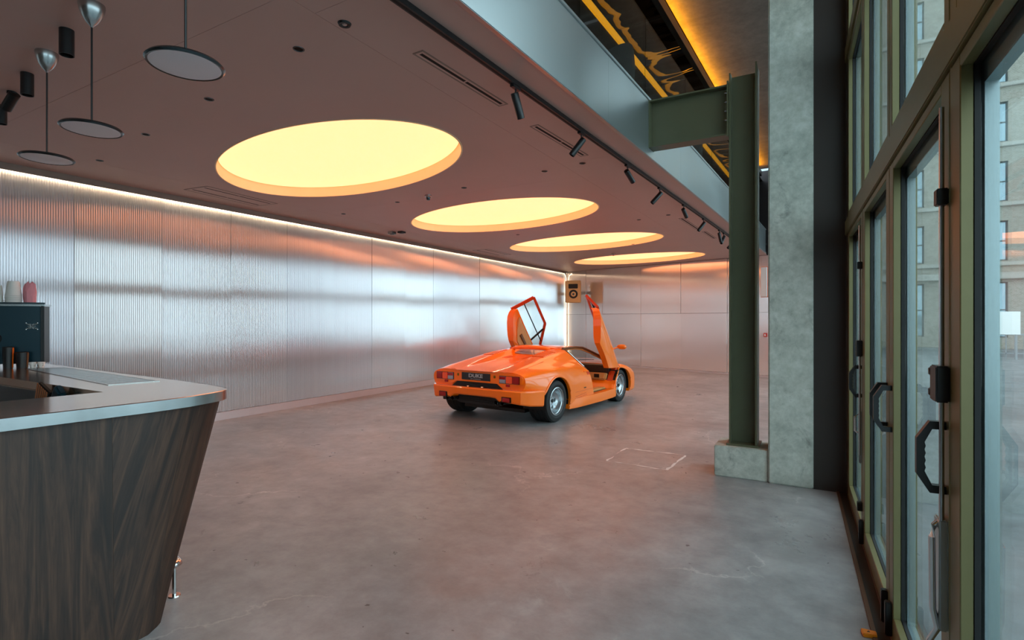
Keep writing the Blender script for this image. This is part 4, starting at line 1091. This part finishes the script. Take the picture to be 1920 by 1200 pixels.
rear_rails = [
    rail(c7(0), [.785, .830, .865, .895, .915, .935, .975], (0, 1.00, 1.055), first_y=-.755),
    rail([.26]*7, [.785, .830, .865, .895, .918, .940, .985], (.28, 1.00, 1.055), first_y=-.755),
    rail([.36, .35, .35, .34, .33, .33, .36], [.785, .840, .890, .945, .995, 1.030, 1.050], (.42, 1.00, 1.055), first_y=-.745),
    rail([.62, .63, .64, .64, .63, .61, .58], [.790, .845, .895, .940, .975, 1.000, 1.020], (.545, .99, 1.040), first_y=-.715),
    rail([.72, .75, .77, .77, .76, .75, .72], [.775, .825, .855, .868, .868, .866, .872], (.70, 1.06, .885)),
    rail([.80, .85, .88, .885, .875, .86, .845], [.745, .795, .825, .830, .818, .800, .785], (.835, 1.12, .75)),
    rail([.84, .915, .955, .96, .945, .925, .91], [.710, .740, .765, .770, .755, .735, .720], (.90, 1.17, .685)),
    rail([.85, .955, .995, 1.0, .985, .97, .965], [.620, .590, .600, .600, .580, .560, .550], (.955, 1.18, .555)),
    rail([.80, .955, .985, .99, .985, .975, .97], [.530, .500, .40, .36, .33, .32, .32], (.955, 1.24, .315)),
    rail([.74, .90, .95, .965, .97, .965, .96], [.505, .480, .25, .19, .17, .17, .17], (.95, 1.30, .17)),
    rail(c7(0), [.505, .480, .25, .19, .17, .17, .17], (0, 1.30, .17)),
]
rb_ = loft('rear_body', rear_rails, creases=[(2, 0.75), (3, 0.45), (1, 0.4), (9, 0.8)])
FY = [2.46, 2.62, 2.85, 3.08, 3.27, 3.42]
def frail(xs, zs, y0): return [(x, (y0 if i == 0 else y), z) for i, (x, y, z) in enumerate(zip(xs, FY, zs))]
front_rails = [
    frail([0]*6, [.705, .665, .61, .555, .505, .44], 2.46),
    frail([.40]*6, [.705, .665, .61, .555, .505, .44], 2.46),
    frail([.66, .66, .66, .65, .62, .56], [.71, .70, .655, .59, .525, .44], 2.46),
    frail([.80, .82, .83, .82, .78, .66], [.715, .715, .68, .61, .535, .44], 2.46),
    frail([.895, .93, .945, .93, .87, .72], [.675, .68, .645, .575, .50, .41], 2.44),
    frail([.945, .965, .975, .955, .895, .74], [.54, .55, .52, .47, .41, .345], 2.30),
    frail([.955, .965, .975, .955, .895, .74], [.31, .32, .30, .28, .26, .25], 2.06),
    frail([.95, .955, .96, .94, .88, .72], [.17, .17, .165, .165, .165, .18], 1.98),
    frail([0]*6, [.17, .17, .165, .165, .165, .18], 1.98),
]
fb_ = loft('front_body', front_rails, creases=[(3, 0.3), (2, 0.3), (7, 0.8)])
# wheel wells
RA, FAX = (0.0, 0.318, 0.365), (2.50, 0.303, 0.338)
def well(y, z, r, x0, x1):
    bm = bmesh.new(); b_lathe(bm, [(0, x0), (r, x0), (r, x1), (0, x1)], 48, Matrix.Translation((0, y, z)) @ Matrix.Rotation(PI/2, 4, 'Y'))
    o = link('cutter', to_mesh(bm, 'cutter'), None, car); return o
boolean(rb_, [well(RA[0], RA[1], RA[2], 0.58, 1.2), well(RA[0], RA[1], RA[2], -1.2, -0.58)])
boolean(fb_, [well(FAX[0], FAX[1], FAX[2], 0.60, 1.2), well(FAX[0], FAX[1], FAX[2], -1.2, -0.60)])
for o in (rb_, fb_):
    smooth(o.data, 32)
    if not o.data.materials: o.data.materials.append(M['orange_paint'])
def bvh(o):
    bm = bmesh.new(); bm.from_mesh(o.data); t = BVHTree.FromBMesh(bm); bm.free(); return t
RB, FB = bvh(rb_), bvh(fb_)
def top_at(t, x, y):
    h = t.ray_cast(Vector((x, y, 3)), Vector((0, 0, -1))); return h[0], h[1]
def side_at(t, y, z, s=1):
    h = t.ray_cast(Vector((s*3, y, z)), Vector((-s, 0, 0))); return h[0], h[1]
# dark liners inside the wells
for (y, z, r), xs in ((RA, (0.585, 0.95)), (FAX, (0.605, 0.93))):
    for s_ in (-1, 1):
        bm = bmesh.new(); rr_ = r-0.004
        ring = [(rr_*math.cos(PI*(-0.08+1.16*k/30)), rr_*math.sin(PI*(-0.08+1.16*k/30))) for k in range(31)]
        A = [bm.verts.new((s_*xs[0], y+p, z+q)) for p, q in ring]; B = [bm.verts.new((s_*xs[1], y+p, z+q)) for p, q in ring]
        for k in range(30): bm.faces.new((A[k], A[k+1], B[k+1], B[k]))
        bm.faces.new(A); link('wheel_well', to_mesh(bm, 'wheel_well', 40), 'car_black', car)
# arch lips
for t, (y, z, r), a0, a1 in ((RB, RA, -0.10, 1.02), (FB, FAX, -0.06, 1.04)):
    for s_ in (-1, 1):
        pts = []
        for k in range(33):
            a = PI*(a0+(a1-a0)*k/32); yy, zz = y+(r+0.012)*math.cos(a), z+(r+0.012)*math.sin(a)
            h = side_at(t, yy, max(zz, 0.2), s_)
            if h[0] is not None: pts.append((h[0].x, yy, zz))
        if len(pts) > 4: tube('arch_lip', pts, 0.016, 'orange_paint', car, n=8)
# wheels
def wheel(s_, y, r, wd, xc, front):
    a = empty('wheel', (s_*xc, y, r)); a.parent = car; a.rotation_euler = (0, s_*PI/2, 0)
    h = wd/2; q = 0.207
    prof = [(q, -h+.02), (r*0.80, -h), (r*0.955, -h+0.012), (r, -h+0.045)]
    for g in (-0.45, 0.0, 0.45):
        prof += [(r, g*h-0.014), (r-0.008, g*h-0.010), (r-0.008, g*h+0.010), (r, g*h+0.014)]
    prof += [(r, h-0.045), (r*0.955, h-0.012), (r*0.80, h), (q, h-.02)]
    lathe('tire', prof, 'rubber', a, n=56)
    d = 0.085 if front else 0.12
    rim = lathe('rim', [(q+0.004, h-0.025), (q+0.006, h-0.008), (q-0.006, h-0.006), (q-0.012, h-0.03), (q-0.022, h-0.035), (q-0.030, h-d*0.7), (q-0.045, h-d*0.85), (0.145, h-d), (0.06, h-d+0.012), (0.05, h-d+0.03), (0, h-d+0.032)], 'rim_silver', a, n=48)
    for k in range(5):
        an = 2*PI*k/5+0.3
        p = Matrix.Translation((0.103*math.cos(an), 0.103*math.sin(an), h-d+0.002))
        hb = lathe('rim_hole', [(0, 0.004), (0.027, 0.004), (0.028, 0.0)], 'car_black', rim, n=20, mtx=p)
        lathe('hole_ring', [(0.026, 0.004), (0.028, 0.013), (0.036, 0.012), (0.040, 0.0)], 'rim_silver', rim, n=20, mtx=p)
    lathe('hub_cap', [(0, h-d+0.046), (0.024, h-d+0.044), (0.03, h-d+0.03)], 'car_black', rim, n=20)
    bm = bmesh.new()
    for k in range(56):
        a2 = 2*PI*k/56
        for g in (-0.6, -0.22, 0.22, 0.6):
            b_box(bm, -0.004, 0.0006, -0.008, 0.008, -0.036, 0.036, Matrix.Rotation(a2+g*0.06, 4, 'Z') @ Matrix.Translation((r-0.001, 0, g*h)) @ Matrix.Rotation(0.5 if g > 0 else -0.5, 4, 'X'))
    o = link('tread_blocks', to_mesh(bm, 'tread_blocks'), 'rubber', a)
    return a
for s_ in (-1, 1):
    wheel(s_, RA[0], RA[1], 0.335, 0.79, False); wheel(s_, FAX[0], FAX[1], 0.225, 0.80, True)

# rear end --------------------------------------------------------------
def mirror_poly(half): return half + [(-x, z) for x, z in reversed(half) if abs(x) > 1e-6]
fas = [(0, .775), (.34, .775), (.40, .797), (.47, .795), (.80, .735), (.815, .700), (.80, .625), (.52, .550), (.45, .562), (.37, .612), (0, .612)]
prism('rear_fascia', mirror_poly(fas), 'y', -.722, -.690, 'orange_paint', car, bev=0.006)
gr = [(0, .606), (.36, .606), (.45, .545), (.50, .515), (0, .515)]
prism('vent_grille', mirror_poly(gr), 'y', -.712, -.690, 'car_black', car)
for k in range(4): box('grille_bar', -.36+.005*k, .36-.005*k, -.720, -.712, .598-k*.022, .604-k*.022, 'car_black', car)
for x in (-.13, .13): lathe('plate_lamp', [(0, .012), (.03, .01), (.036, 0)], 'chrome', car, n=16, loc=(x, -.735, .543))
for s_ in (-1, 1):
    hs = box('light_housing', min(s_*.415, s_*.765), max(s_*.415, s_*.765), -.726, -.716, .622, .738, 'car_black', car, bev=0.004)
    for x0, x1, mm in ((.425, .532, 'lens_clear'), (.536, .640, 'lens_amber'), (.644, .757, 'lens_red')):
        box('lens', min(s_*x0, s_*x1), max(s_*x0, s_*x1), -.738, -.724, .629, .731, mm, hs, bev=0.006)
    box('lens_top', min(s_*.425, s_*.532), max(s_*.425, s_*.532), -.739, -.737, .684, .728, 'lens_red', hs)
    box('reflector', min(s_*.53, s_*.60), max(s_*.53, s_*.60), -.732, -.720, .580, .617, 'lens_red', car, bev=0.004)
    box('badge', s_*.335-.018, s_*.335+.018, -.728, -.720, .690, .730, 'gold_badge', car, bev=0.006)
pl = box('number_plate', -.262, .262, -.734, -.722, .640, .750, 'plate_black', car, bev=0.004)
TX = Matrix.Rotation(PI/2, 4, 'X')
text_mesh('plate_lettering', 'DUKE', 0.074, 'plate_text', pl, Matrix.Translation((0, -.7345, .705)) @ Matrix.Diagonal((1.35, 1, 1, 1)) @ TX, bold=0.003)
text_mesh('plate_small_lettering', 'OF LONDON', 0.026, 'plate_text', pl, Matrix.Translation((0, -.7345, .656)) @ Matrix.Diagonal((1.2, 1, 1, 1)) @ TX)
# bumper: swept section round the tail
path = [(0, -.80, .535, .412), (.30, -.80, .535, .412), (.40, -.798, .535, .405), (.46, -.795, .535, .360), (.66, -.785, .535, .352), (.80, -.755, .533, .335), (.90, -.64, .530, .312), (.975, -.40, .527, .290)]
def bumper_bm():
    bm = bmesh.new(); full = [(-x, y, a, b) for x, y, a, b in reversed(path[1:])] + path
    rows = []
    for x, y, zt_, zb2 in full:
        sx = 1 if x > 0 else -1 if x < 0 else 0
        n = Vector((x*0.55, y*1.0)); n = Vector((x, y-(-.1))); n.normalize()
        inn = Vector((x, y)) - n*0.14
        rows.append([bm.verts.new((inn.x, inn.y, zt_)), bm.verts.new((x-n.x*.012, y-n.y*.012, zt_)), bm.verts.new((x, y, zt_-.02)), bm.verts.new((x-n.x*.018, y-n.y*.018, zb2+.02)), bm.verts.new((x-n.x*.035, y-n.y*.035, zb2)), bm.verts.new((inn.x, inn.y, zb2+.01))])
    for a, b in zip(rows, rows[1:]):
        for k in range(6): bm.faces.new((a[k], a[(k+1) % 6], b[(k+1) % 6], b[k]))
    bm.faces.new(rows[0]); bm.faces.new(rows[-1]); return bm
bp_ = link('rear_bumper', to_mesh(bumper_bm(), 'rear_bumper', 25), 'orange_paint', car)
for s_ in (-1, 1):
    f = box('fog_lamp', min(s_*.50, s_*.655), max(s_*.50, s_*.655), -.796, -.770, .362, .440, 'car_black', bp_, bev=0.004)
    box('lens', min(s_*.51, s_*.64), max(s_*.51, s_*.64), -.800, -.790, .408, .462, 'lens_red', f, bev=0.004) if False else None
    lens = box('fog_lens', min(s_*.515, s_*.645), max(s_*.515, s_*.645), -.800, -.790, .368, .434, 'lens_red', bp_, bev=0.004)
# underside
prism('valance', [(-.62, .44), (.62, .44), (.56, .33), (.34, .27), (-.34, .27), (-.56, .33)], 'y', -.66, -.30, 'car_black', car)
for k in range(5): box('diffuser_bar', -.30, .30, -.675, -.66, .415-k*.028, .425-k*.028, 'rubber', car)
for x in (-.50, -.40, .40, .50):
    lathe('exhaust_tip', [(.036, -.10), (.036, .12), (.031, .12), (.031, .0), (0, .0)], 'lamp_rim', car, n=20, mtx=Matrix.Translation((x, -.66, .345)) @ R90)
box('underbody', -.56, .56, -.28, 3.2, .14, .19, 'car_black', car)

# deck details --------------------------------------------------------
def on_top(name, t, x, y, lx, ly, h, m, ang=0.0, parent=car, lift=0.0):
    p, n = top_at(t, x, y)
    if p is None: return None
    q = n.to_track_quat('Z', 'Y').to_matrix().to_4x4()
    # align local y with car forward
    yv = (Vector((math.sin(ang), math.cos(ang), 0)) - n*n.dot(Vector((math.sin(ang), math.cos(ang), 0)))).normalized(); xv = yv.cross(n)
    R = Matrix((xv, yv, n)).transposed().to_4x4()
    bm = bmesh.new(); b_box(bm, -lx/2, lx/2, -ly/2, ly/2, -0.012, h, Matrix.Translation(p+n*lift) @ R)
    return link(name, to_mesh(bm, name), m, parent)
for s_ in (-1, 1):
    for k in range(4): on_top('cooling_slot', RB, s_*(.135+.034*k), .42+.0*k, .012, .22, .0018, 'orange_shut', 0.0)
    for k in range(8):
        on_top('louver_gap', RB, s_*(.475+.0*k), .24+.056*k, .20-.006*k, .016, .0015, 'orange_shut', s_*0.0)
        on_top('louver', RB, s_*(.475+.0*k), .264+.056*k, .21-.006*k, .034, .012, 'orange_paint')
    on_top('panel_gap', RB, s_*.69, -.2, .004, .5, .001, 'orange_shut', s_*-0.04)
    on_top('panel_gap', RB, s_*.355, -.33, .004, .6, .001, 'orange_shut', 0.0)
# hoop over the rear window
tube('rear_hoop', [(-.36, .83, 1.040), (-.30, .80, 1.062), (-.15, .785, 1.072), (0, .78, 1.076), (.15, .785, 1.072), (.30, .80, 1.062), (.36, .83, 1.040)], [.024, .032, .036, .036, .036, .032, .024], 'orange_paint', car, n=12)
bm = bmesh.new()
A = [top_at(RB, x, .72)[0]+Vector((0, 0, .004)) for x in (-.27, -.1, .1, .27)]; B = [top_at(RB, x, .96)[0]+Vector((0, 0, .004)) for x in (-.27, -.1, .1, .27)]
va = [bm.verts.new(p) for p in A]; vb = [bm.verts.new(p) for p in B]
for k in range(3): bm.faces.new((va[k], va[k+1], vb[k+1], vb[k]))
link('rear_window', to_mesh(bm, 'rear_window'), 'lens_clear', car)
# flank details
def on_side(name, t, s_, y, z, ly, lz, h, m, tilt=0.0, parent=car):
    p, n = side_at(t, y, z, s_)
    if p is None: return
    yv = Vector((0, math.cos(tilt), math.sin(tilt))); yv = (yv-n*n.dot(yv)).normalized(); zv = n.cross(yv)
    R = Matrix((n, yv, zv)).transposed().to_4x4()
    bm = bmesh.new(); b_box(bm, -.02, h, -ly/2, ly/2, -lz/2, lz/2, Matrix.Translation(p) @ R)
    return link(name, to_mesh(bm, name), m, parent)
for s_ in (-1, 1):
    for k in range(4): on_side('side_vent_slot', RB, s_, .74+.01*k, .335-.030*k, .40+.03*k, .007, .002, 'orange_shut', 0.06)
    on_side('side_badge', RB, s_, .90, .435, .08, .016, .003, 'car_black')
    on_side('sill_gap', RB, s_, .80, .395, .80, .005, .0015, 'orange_shut')
    on_side('duct_mouth', RB, s_, 1.12, .655, .10, .05, .003, 'orange_shut')
    on_side('duct_lip', RB, s_, 1.06, .685, .20, .018, .012, 'orange_paint')
    # side skirt
    pts = [(.36, .965, .175), (.60, .985, .17), (1.0, .985, .165), (1.5, .98, .16), (2.0, .975, .165), (2.14, .965, .17)]
    bm = bmesh.new(); rows = []
    for y, x, zb2 in pts:
        rows.append([bm.verts.new((s_*(x-.10), y, zb2-.02)), bm.verts.new((s_*x, y, zb2-.025)), bm.verts.new((s_*(x+.008), y, zb2+.02)), bm.verts.new((s_*(x-.005), y, zb2+.125)), bm.verts.new((s_*(x-.05), y, zb2+.135)), bm.verts.new((s_*(x-.10), y, zb2+.13))])
    for a, b in zip(rows, rows[1:]):
        for k in range(6): bm.faces.new((a[k], a[(k+1) % 6], b[(k+1) % 6], b[k]))
    bm.faces.new(rows[0]); bm.faces.new(rows[-1]); link('side_skirt', to_mesh(bm, 'side_skirt', 30), 'orange_paint', car)

# cabin ---------------------------------------------------------------
box('floor_pan', -.90, .90, 1.05, 2.45, .16, .22, 'car_black', car)
for s_ in (-1, 1):
    box('sill_plate', min(s_*.80, s_*.945), max(s_*.80, s_*.945), 1.25, 2.14, .22, .285, 'car_black', car, bev=0.006)
    box('sill_leather', min(s_*.66, s_*.80), max(s_*.66, s_*.80), 1.25, 2.25, .22, .31, 'tan_leather', car, bev=0.012)
box('bulkhead_trim', -.80, .80, 1.00, 1.10, .25, .70, 'brown_leather', car, bev=0.01)
prism('bulkhead_upper', [(-.72, .70), (.72, .70), (.52, 1.02), (-.52, 1.02)], 'y', 1.005, 1.05, 'tan_leather', car)
box('centre_tunnel', -.17, .17, 1.16, 2.40, .22, .46, 'tan_leather', car, bev=0.03)
for s_ in (-1, 1):
    st_ = empty('seat', (s_*.41, 1.46, .22)); st_.parent = car
    box('cushion', -.22, .22, -.16, .36, 0.0, .16, 'tan_leather', st_, bev=0.04, seg=3)
    bm = bmesh.new(); b_box(bm, -.22, .22, -.06, .06, 0, .56); bmesh.ops.recalc_face_normals(bm, faces=bm.faces[:]); bevelbm(bm, .04, 3)
    link('backrest', to_mesh(bm, 'backrest', 40), 'tan_leather', st_, (0, -.14, .06), (0.38, 0, 0))
prism('dashboard', [(2.16, .56), (2.50, .56), (2.50, .70), (2.32, .715), (2.20, .69)], 'x', -.80, .80, 'car_black', car, bev=0.02)
prism('dash_fascia', [(2.13, .44), (2.22, .40), (2.40, .40), (2.40, .56), (2.15, .56)], 'x', -.76, .76, 'tan_leather', car, bev=0.02)
box('glove_box', .30, .68, 2.105, 2.135, .45, .55, 'tan_leather', car, bev=0.01)
box('glove_slot', .56, .66, 2.10, 2.108, .47, .54, 'car_black', car, bev=0.004)
bm = bmesh.new(); n = 28
pts = [(-.40+.17*math.cos(2*PI*k/n), 2.04+.05*math.sin(2*PI*k/n), .64+.165*math.sin(2*PI*k/n)) for k in range(n+1)]
b_tube(bm, pts, .013, 8, cap=False)
swl = link('steering_wheel', to_mesh(bm, 'steering_wheel', 60), 'car_black', car)
box('hub', -.44, -.36, 2.03, 2.07, .60, .68, 'car_black', swl, bev=0.01)
for a in (0.3, PI-0.3, -PI/2): cyl('spoke', (-.40, 2.045, .64), (-.40+.165*math.cos(a), 2.04+.05*math.sin(a), .64+.16*math.sin(a)), .009, 'lamp_rim', swl, n=8)
# hinge pillars
for s_ in (-1, 1):
    prism('hinge_pillar', [(2.06, .24), (2.30, .24), (2.46, .68), (2.34, .68)], 'x', min(s_*.78, s_*.885), max(s_*.78, s_*.885), 'orange_shut', car)
    for zz, yy in ((.60, 2.30), (.50, 2.25), (.54, 2.31)): box('hinge_bolt', min(s_*.80, s_*.935), max(s_*.80, s_*.935), yy-.014, yy+.014, zz-.014, zz+.014, 'car_black', car, bev=0.004)
    tube('door_seal', [(s_*.50, .97, 1.05), (s_*.56, 1.01, 1.025), (s_*.71, 1.08, .87), (s_*.845, 1.14, .735), (s_*.90, 1.185, .66)], 0.012, 'brown_leather', car, n=8)
    tube('seal_chrome', [(s_*.52, .985, 1.055), (s_*.60, 1.03, 1.0), (s_*.735, 1.09, .86), (s_*.835, 1.13, .76)], 0.006, 'chrome', car, n=6)
    ap = tube('windscreen_pillar', [(s_*.505, 1.00, 1.055), (s_*.515, 1.45, 1.062), (s_*.53, 1.68, 1.045), (s_*.60, 1.90, .965), (s_*.72, 2.22, .825), (s_*.82, 2.48, .705)], 0.022, 'brown_leather', car, n=10)
    tube('pillar_trim', [(s_*.49, 1.00, 1.035), (s_*.50, 1.45, 1.04), (s_*.515, 1.66, 1.02), (s_*.585, 1.90, .94), (s_*.70, 2.20, .80)], 0.016, 'tan_leather', car, n=8)
# roof panel and windscreen
bm = bmesh.new(); rows = []
for y, z in ((.96, 1.058), (1.2, 1.072), (1.50, 1.076), (1.70, 1.058)):
    rows.append([(x*(.50), y, z+.012*(1-x*x)) for x in (-1, -.5, 0, .5, 1)])
for a, b in zip(rows, rows[1:]): b_hull_quad(bm, a, b, (0, 0, -.03))
bmesh.ops.remove_doubles(bm, verts=bm.verts[:], dist=1e-5)
link('roof_panel', to_mesh(bm, 'roof_panel', 40), 'orange_paint', car)
bm = bmesh.new(); rows = []
for t in (0, .33, .66, 1.0):
    y0, z0, hw = 1.70+t*.80, 1.052-t*.35, .50+t*.30
    rows.append([bm.verts.new((x*hw, y0+.06*(1-x*x)*t, z0+.03*(1-x*x)*(1-abs(t-.5)))) for x in (-1, -.6, -.2, .2, .6, 1)])
for a, b in zip(rows, rows[1:]):
    for k in range(5): bm.faces.new((a[k], a[k+1], b[k+1], b[k]))
link('windscreen', to_mesh(bm, 'windscreen', 60), 'car_glass', car)
tube('wiper', [(-.1, 2.50, .735), (.2, 2.44, .765), (.42, 2.40, .78)], .008, 'car_black', car, n=6)

# scissor doors ---------------------------------------------------------
PY, PZh, PANG = 2.42, 0.68, math.radians(-51)
def dx(z): # outer skin half width at height z
    tab = [(.28, .935), (.34, .955), (.50, .965), (.60, .950), (.66, .920), (.70, .885), (1.04, .545)]
    for (a, x0), (b, x1) in zip(tab, tab[1:]):
        if z <= b: return x0+(x1-x0)*(z-a)/(b-a)
    return tab[-1][1]
def scissor_door(s_):
    lowp = [(2.46, .70), (2.30, .48), (2.10, .28), (1.50, .28), (1.42, .42), (1.36, .57), (1.30, .66), (1.28, .70)]
    levels = [.28, .34, .42, .50, .57, .63, .67, .70]
    def front_y(z): return 2.10+(2.46-2.10)*(z-.28)/.42
    def rear_y(z):
        tab = [(.28, 1.50), (.42, 1.30), (.57, 1.12), (.66, 1.05), (.70, 1.04)]
        for (a, y0), (b, y1) in zip(tab, tab[1:]):
            if z <= b+1e-9: return y0+(y1-y0)*(z-a)/(b-a)
    bm = bmesh.new(); rows = []
    th = .13
    for z in levels:
        ys = [rear_y(z)+(front_y(z)-rear_y(z))*k/6 for k in range(7)]
        xo = [dx(z)+.012*math.sin(PI*k/6) for k in range(7)]
        t2 = th*(.75 if z < .3 else 1)
        rows.append([bm.verts.new((s_*x, y-PY, z-PZh)) for x, y in zip(xo, ys)] + [bm.verts.new((s_*(min(x, .95)-t2), y-PY, z-PZh)) for x, y in reversed(list(zip(xo, ys)))])
    n = len(rows[0])
    for a, b in zip(rows, rows[1:]):
        for k in range(n): bm.faces.new((a[k], a[(k+1) % n], b[(k+1) % n], b[k]))
    bm.faces.new(rows[0]); bm.faces.new(rows[-1])
    d = link('scissor_door', to_mesh(bm, 'scissor_door', 28), 'orange_paint', car, (0, PY, PZh), (PANG, 0, 0))
    def P(y, z, inn=0.0): return (s_*(dx(z)-inn), y-PY, z-PZh)
    # window frame
    def bar(name, a, b, wdt, m, par=d):
        A, B = Vector(a), Vector(b); dirv = (B-A).normalized()
        nrm = Vector((s_*0.70, 0, 0.71)); side = dirv.cross(nrm).normalized()
        bm = bmesh.new(); vs = []
        for p in (A, B):
            vs.append([bm.verts.new(p+side*wdt*sx+nrm*.016*sn) for sx, sn in ((-1, -1), (1, -1), (1, 1), (-1, 1))])
        for k in range(4): bm.faces.new((vs[0][k], vs[0][(k+1) % 4], vs[1][(k+1) % 4], vs[1][k]))
        bm.faces.new(vs[0]); bm.faces.new(vs[1]); return link(name, to_mesh(bm, name), m, par)
    c1, c2, c3, c4 = P(1.04, .69), P(1.02, 1.035), P(1.68, 1.04), P(2.47, .69)
    bar('frame_rear', c1, c2, .030, 'orange_shut'); bar('frame_top', c2, c3, .024, 'orange_shut'); bar('frame_front', c3, c4, .024, 'orange_shut')
    def lerp(a, b, t): return tuple(x+(y-x)*t for x, y in zip(a, b))
    gl = bmesh.new(); gl.faces.new([gl.verts.new(p) for p in (c1, c2, c3, c4)])
    g = link('window_glass', to_mesh(gl, 'window_glass'), 'car_glass', d)
    bar('window_bar', lerp(c1, c2, .52), lerp(c4, c3, .52), .009, 'car_black', g) if False else None
    bar('window_bar', lerp(c1, c2, .55), lerp(lerp(c4, c3, .15), lerp(c4, c3, .9), .55), .009, 'car_black')
    bar('window_bar', lerp(c3, c4, .12), lerp(c1, c4, .62), .012, 'car_black')
    # tan inner card
    poly = [(2.36, .67), (2.10, .36), (1.58, .36), (1.42, .48), (1.28, .60), (1.22, .67)]
    xi = .95-.13-.002
    bm = bmesh.new(); A = []; B = []
    for y, z in poly:
        x = min(dx(z), .95)-.13
        A.append(bm.verts.new((s_*(x-.018), y-PY, z-PZh))); B.append(bm.verts.new((s_*(x+.02), y-PY, z-PZh)))
    bm.faces.new(A); bm.faces.new(B)
    for k in range(len(A)): bm.faces.new((A[k], A[(k+1) % 6], B[(k+1) % 6], B[k]))
    cd = link('door_card', to_mesh(bm, 'door_card'), 'tan_leather', d)
    bm = bmesh.new(); b_box(bm, -.02, .02, -.13, .13, -.03, .03, Matrix.Translation((s_*(.95-.13-.03), 1.66-PY, .505-PZh))); bevelbm(bm, .003, 1)
    link('pull_slot', to_mesh(bm, 'pull_slot'), 'brown_leather', cd)
    # cap trim between skin and window
    tube('belt_trim', [P(1.06, .705, .02), P(1.8, .705, .02), P(2.44, .70, .02)], .010, 'car_black', d, n=6)
    for yy, zz in ((1.09, .64), (1.12, .60), (1.07, .68)):
        box('latch', min(s_*.84, s_*.90), max(s_*.84, s_*.90), yy-PY-.014, yy-PY+.01, zz-PZh-.012, zz-PZh+.012, 'car_black', d, bev=0.003)
    # mirror on its stalk near the windscreen base
    mb = P(2.02, .70)
    bm = bmesh.new()
    b_lathe(bm, [(0, -.10), (.035, -.095), (.058, -.05), (.062, 0), (.056, .06), (.03, .095), (0, .10)], 20, Matrix.Translation((mb[0]+s_*.14, mb[1]+.02, mb[2]+.10)) @ Matrix.Rotation(PI/2, 4, 'Y') @ Matrix.Diagonal((.7, .8, .85, 1)))
    b_tube(bm, [mb, (mb[0]+s_*.05, mb[1]+.01, mb[2]+.06), (mb[0]+s_*.10, mb[1]+.02, mb[2]+.09)], .016, 8)
    link('wing_mirror', to_mesh(bm, 'wing_mirror', 50), 'orange_paint', d)
    return d
scissor_door(1); scissor_door(-1)
# gas struts
for s_ in (-1, 1): cyl('door_strut', (s_*.84, 2.30, .45), (s_*.84, 2.38, .86), .012, 'brushed_steel', car, n=10)
# nose details
for s_ in (-1, 1):
    on_top('pop_up_lamp', FB, s_*.52, 3.02, .24, .20, .004, 'orange_paint'); on_top('front_indicator', FB, s_*.52, 3.36, .2, .05, .004, 'lens_amber')
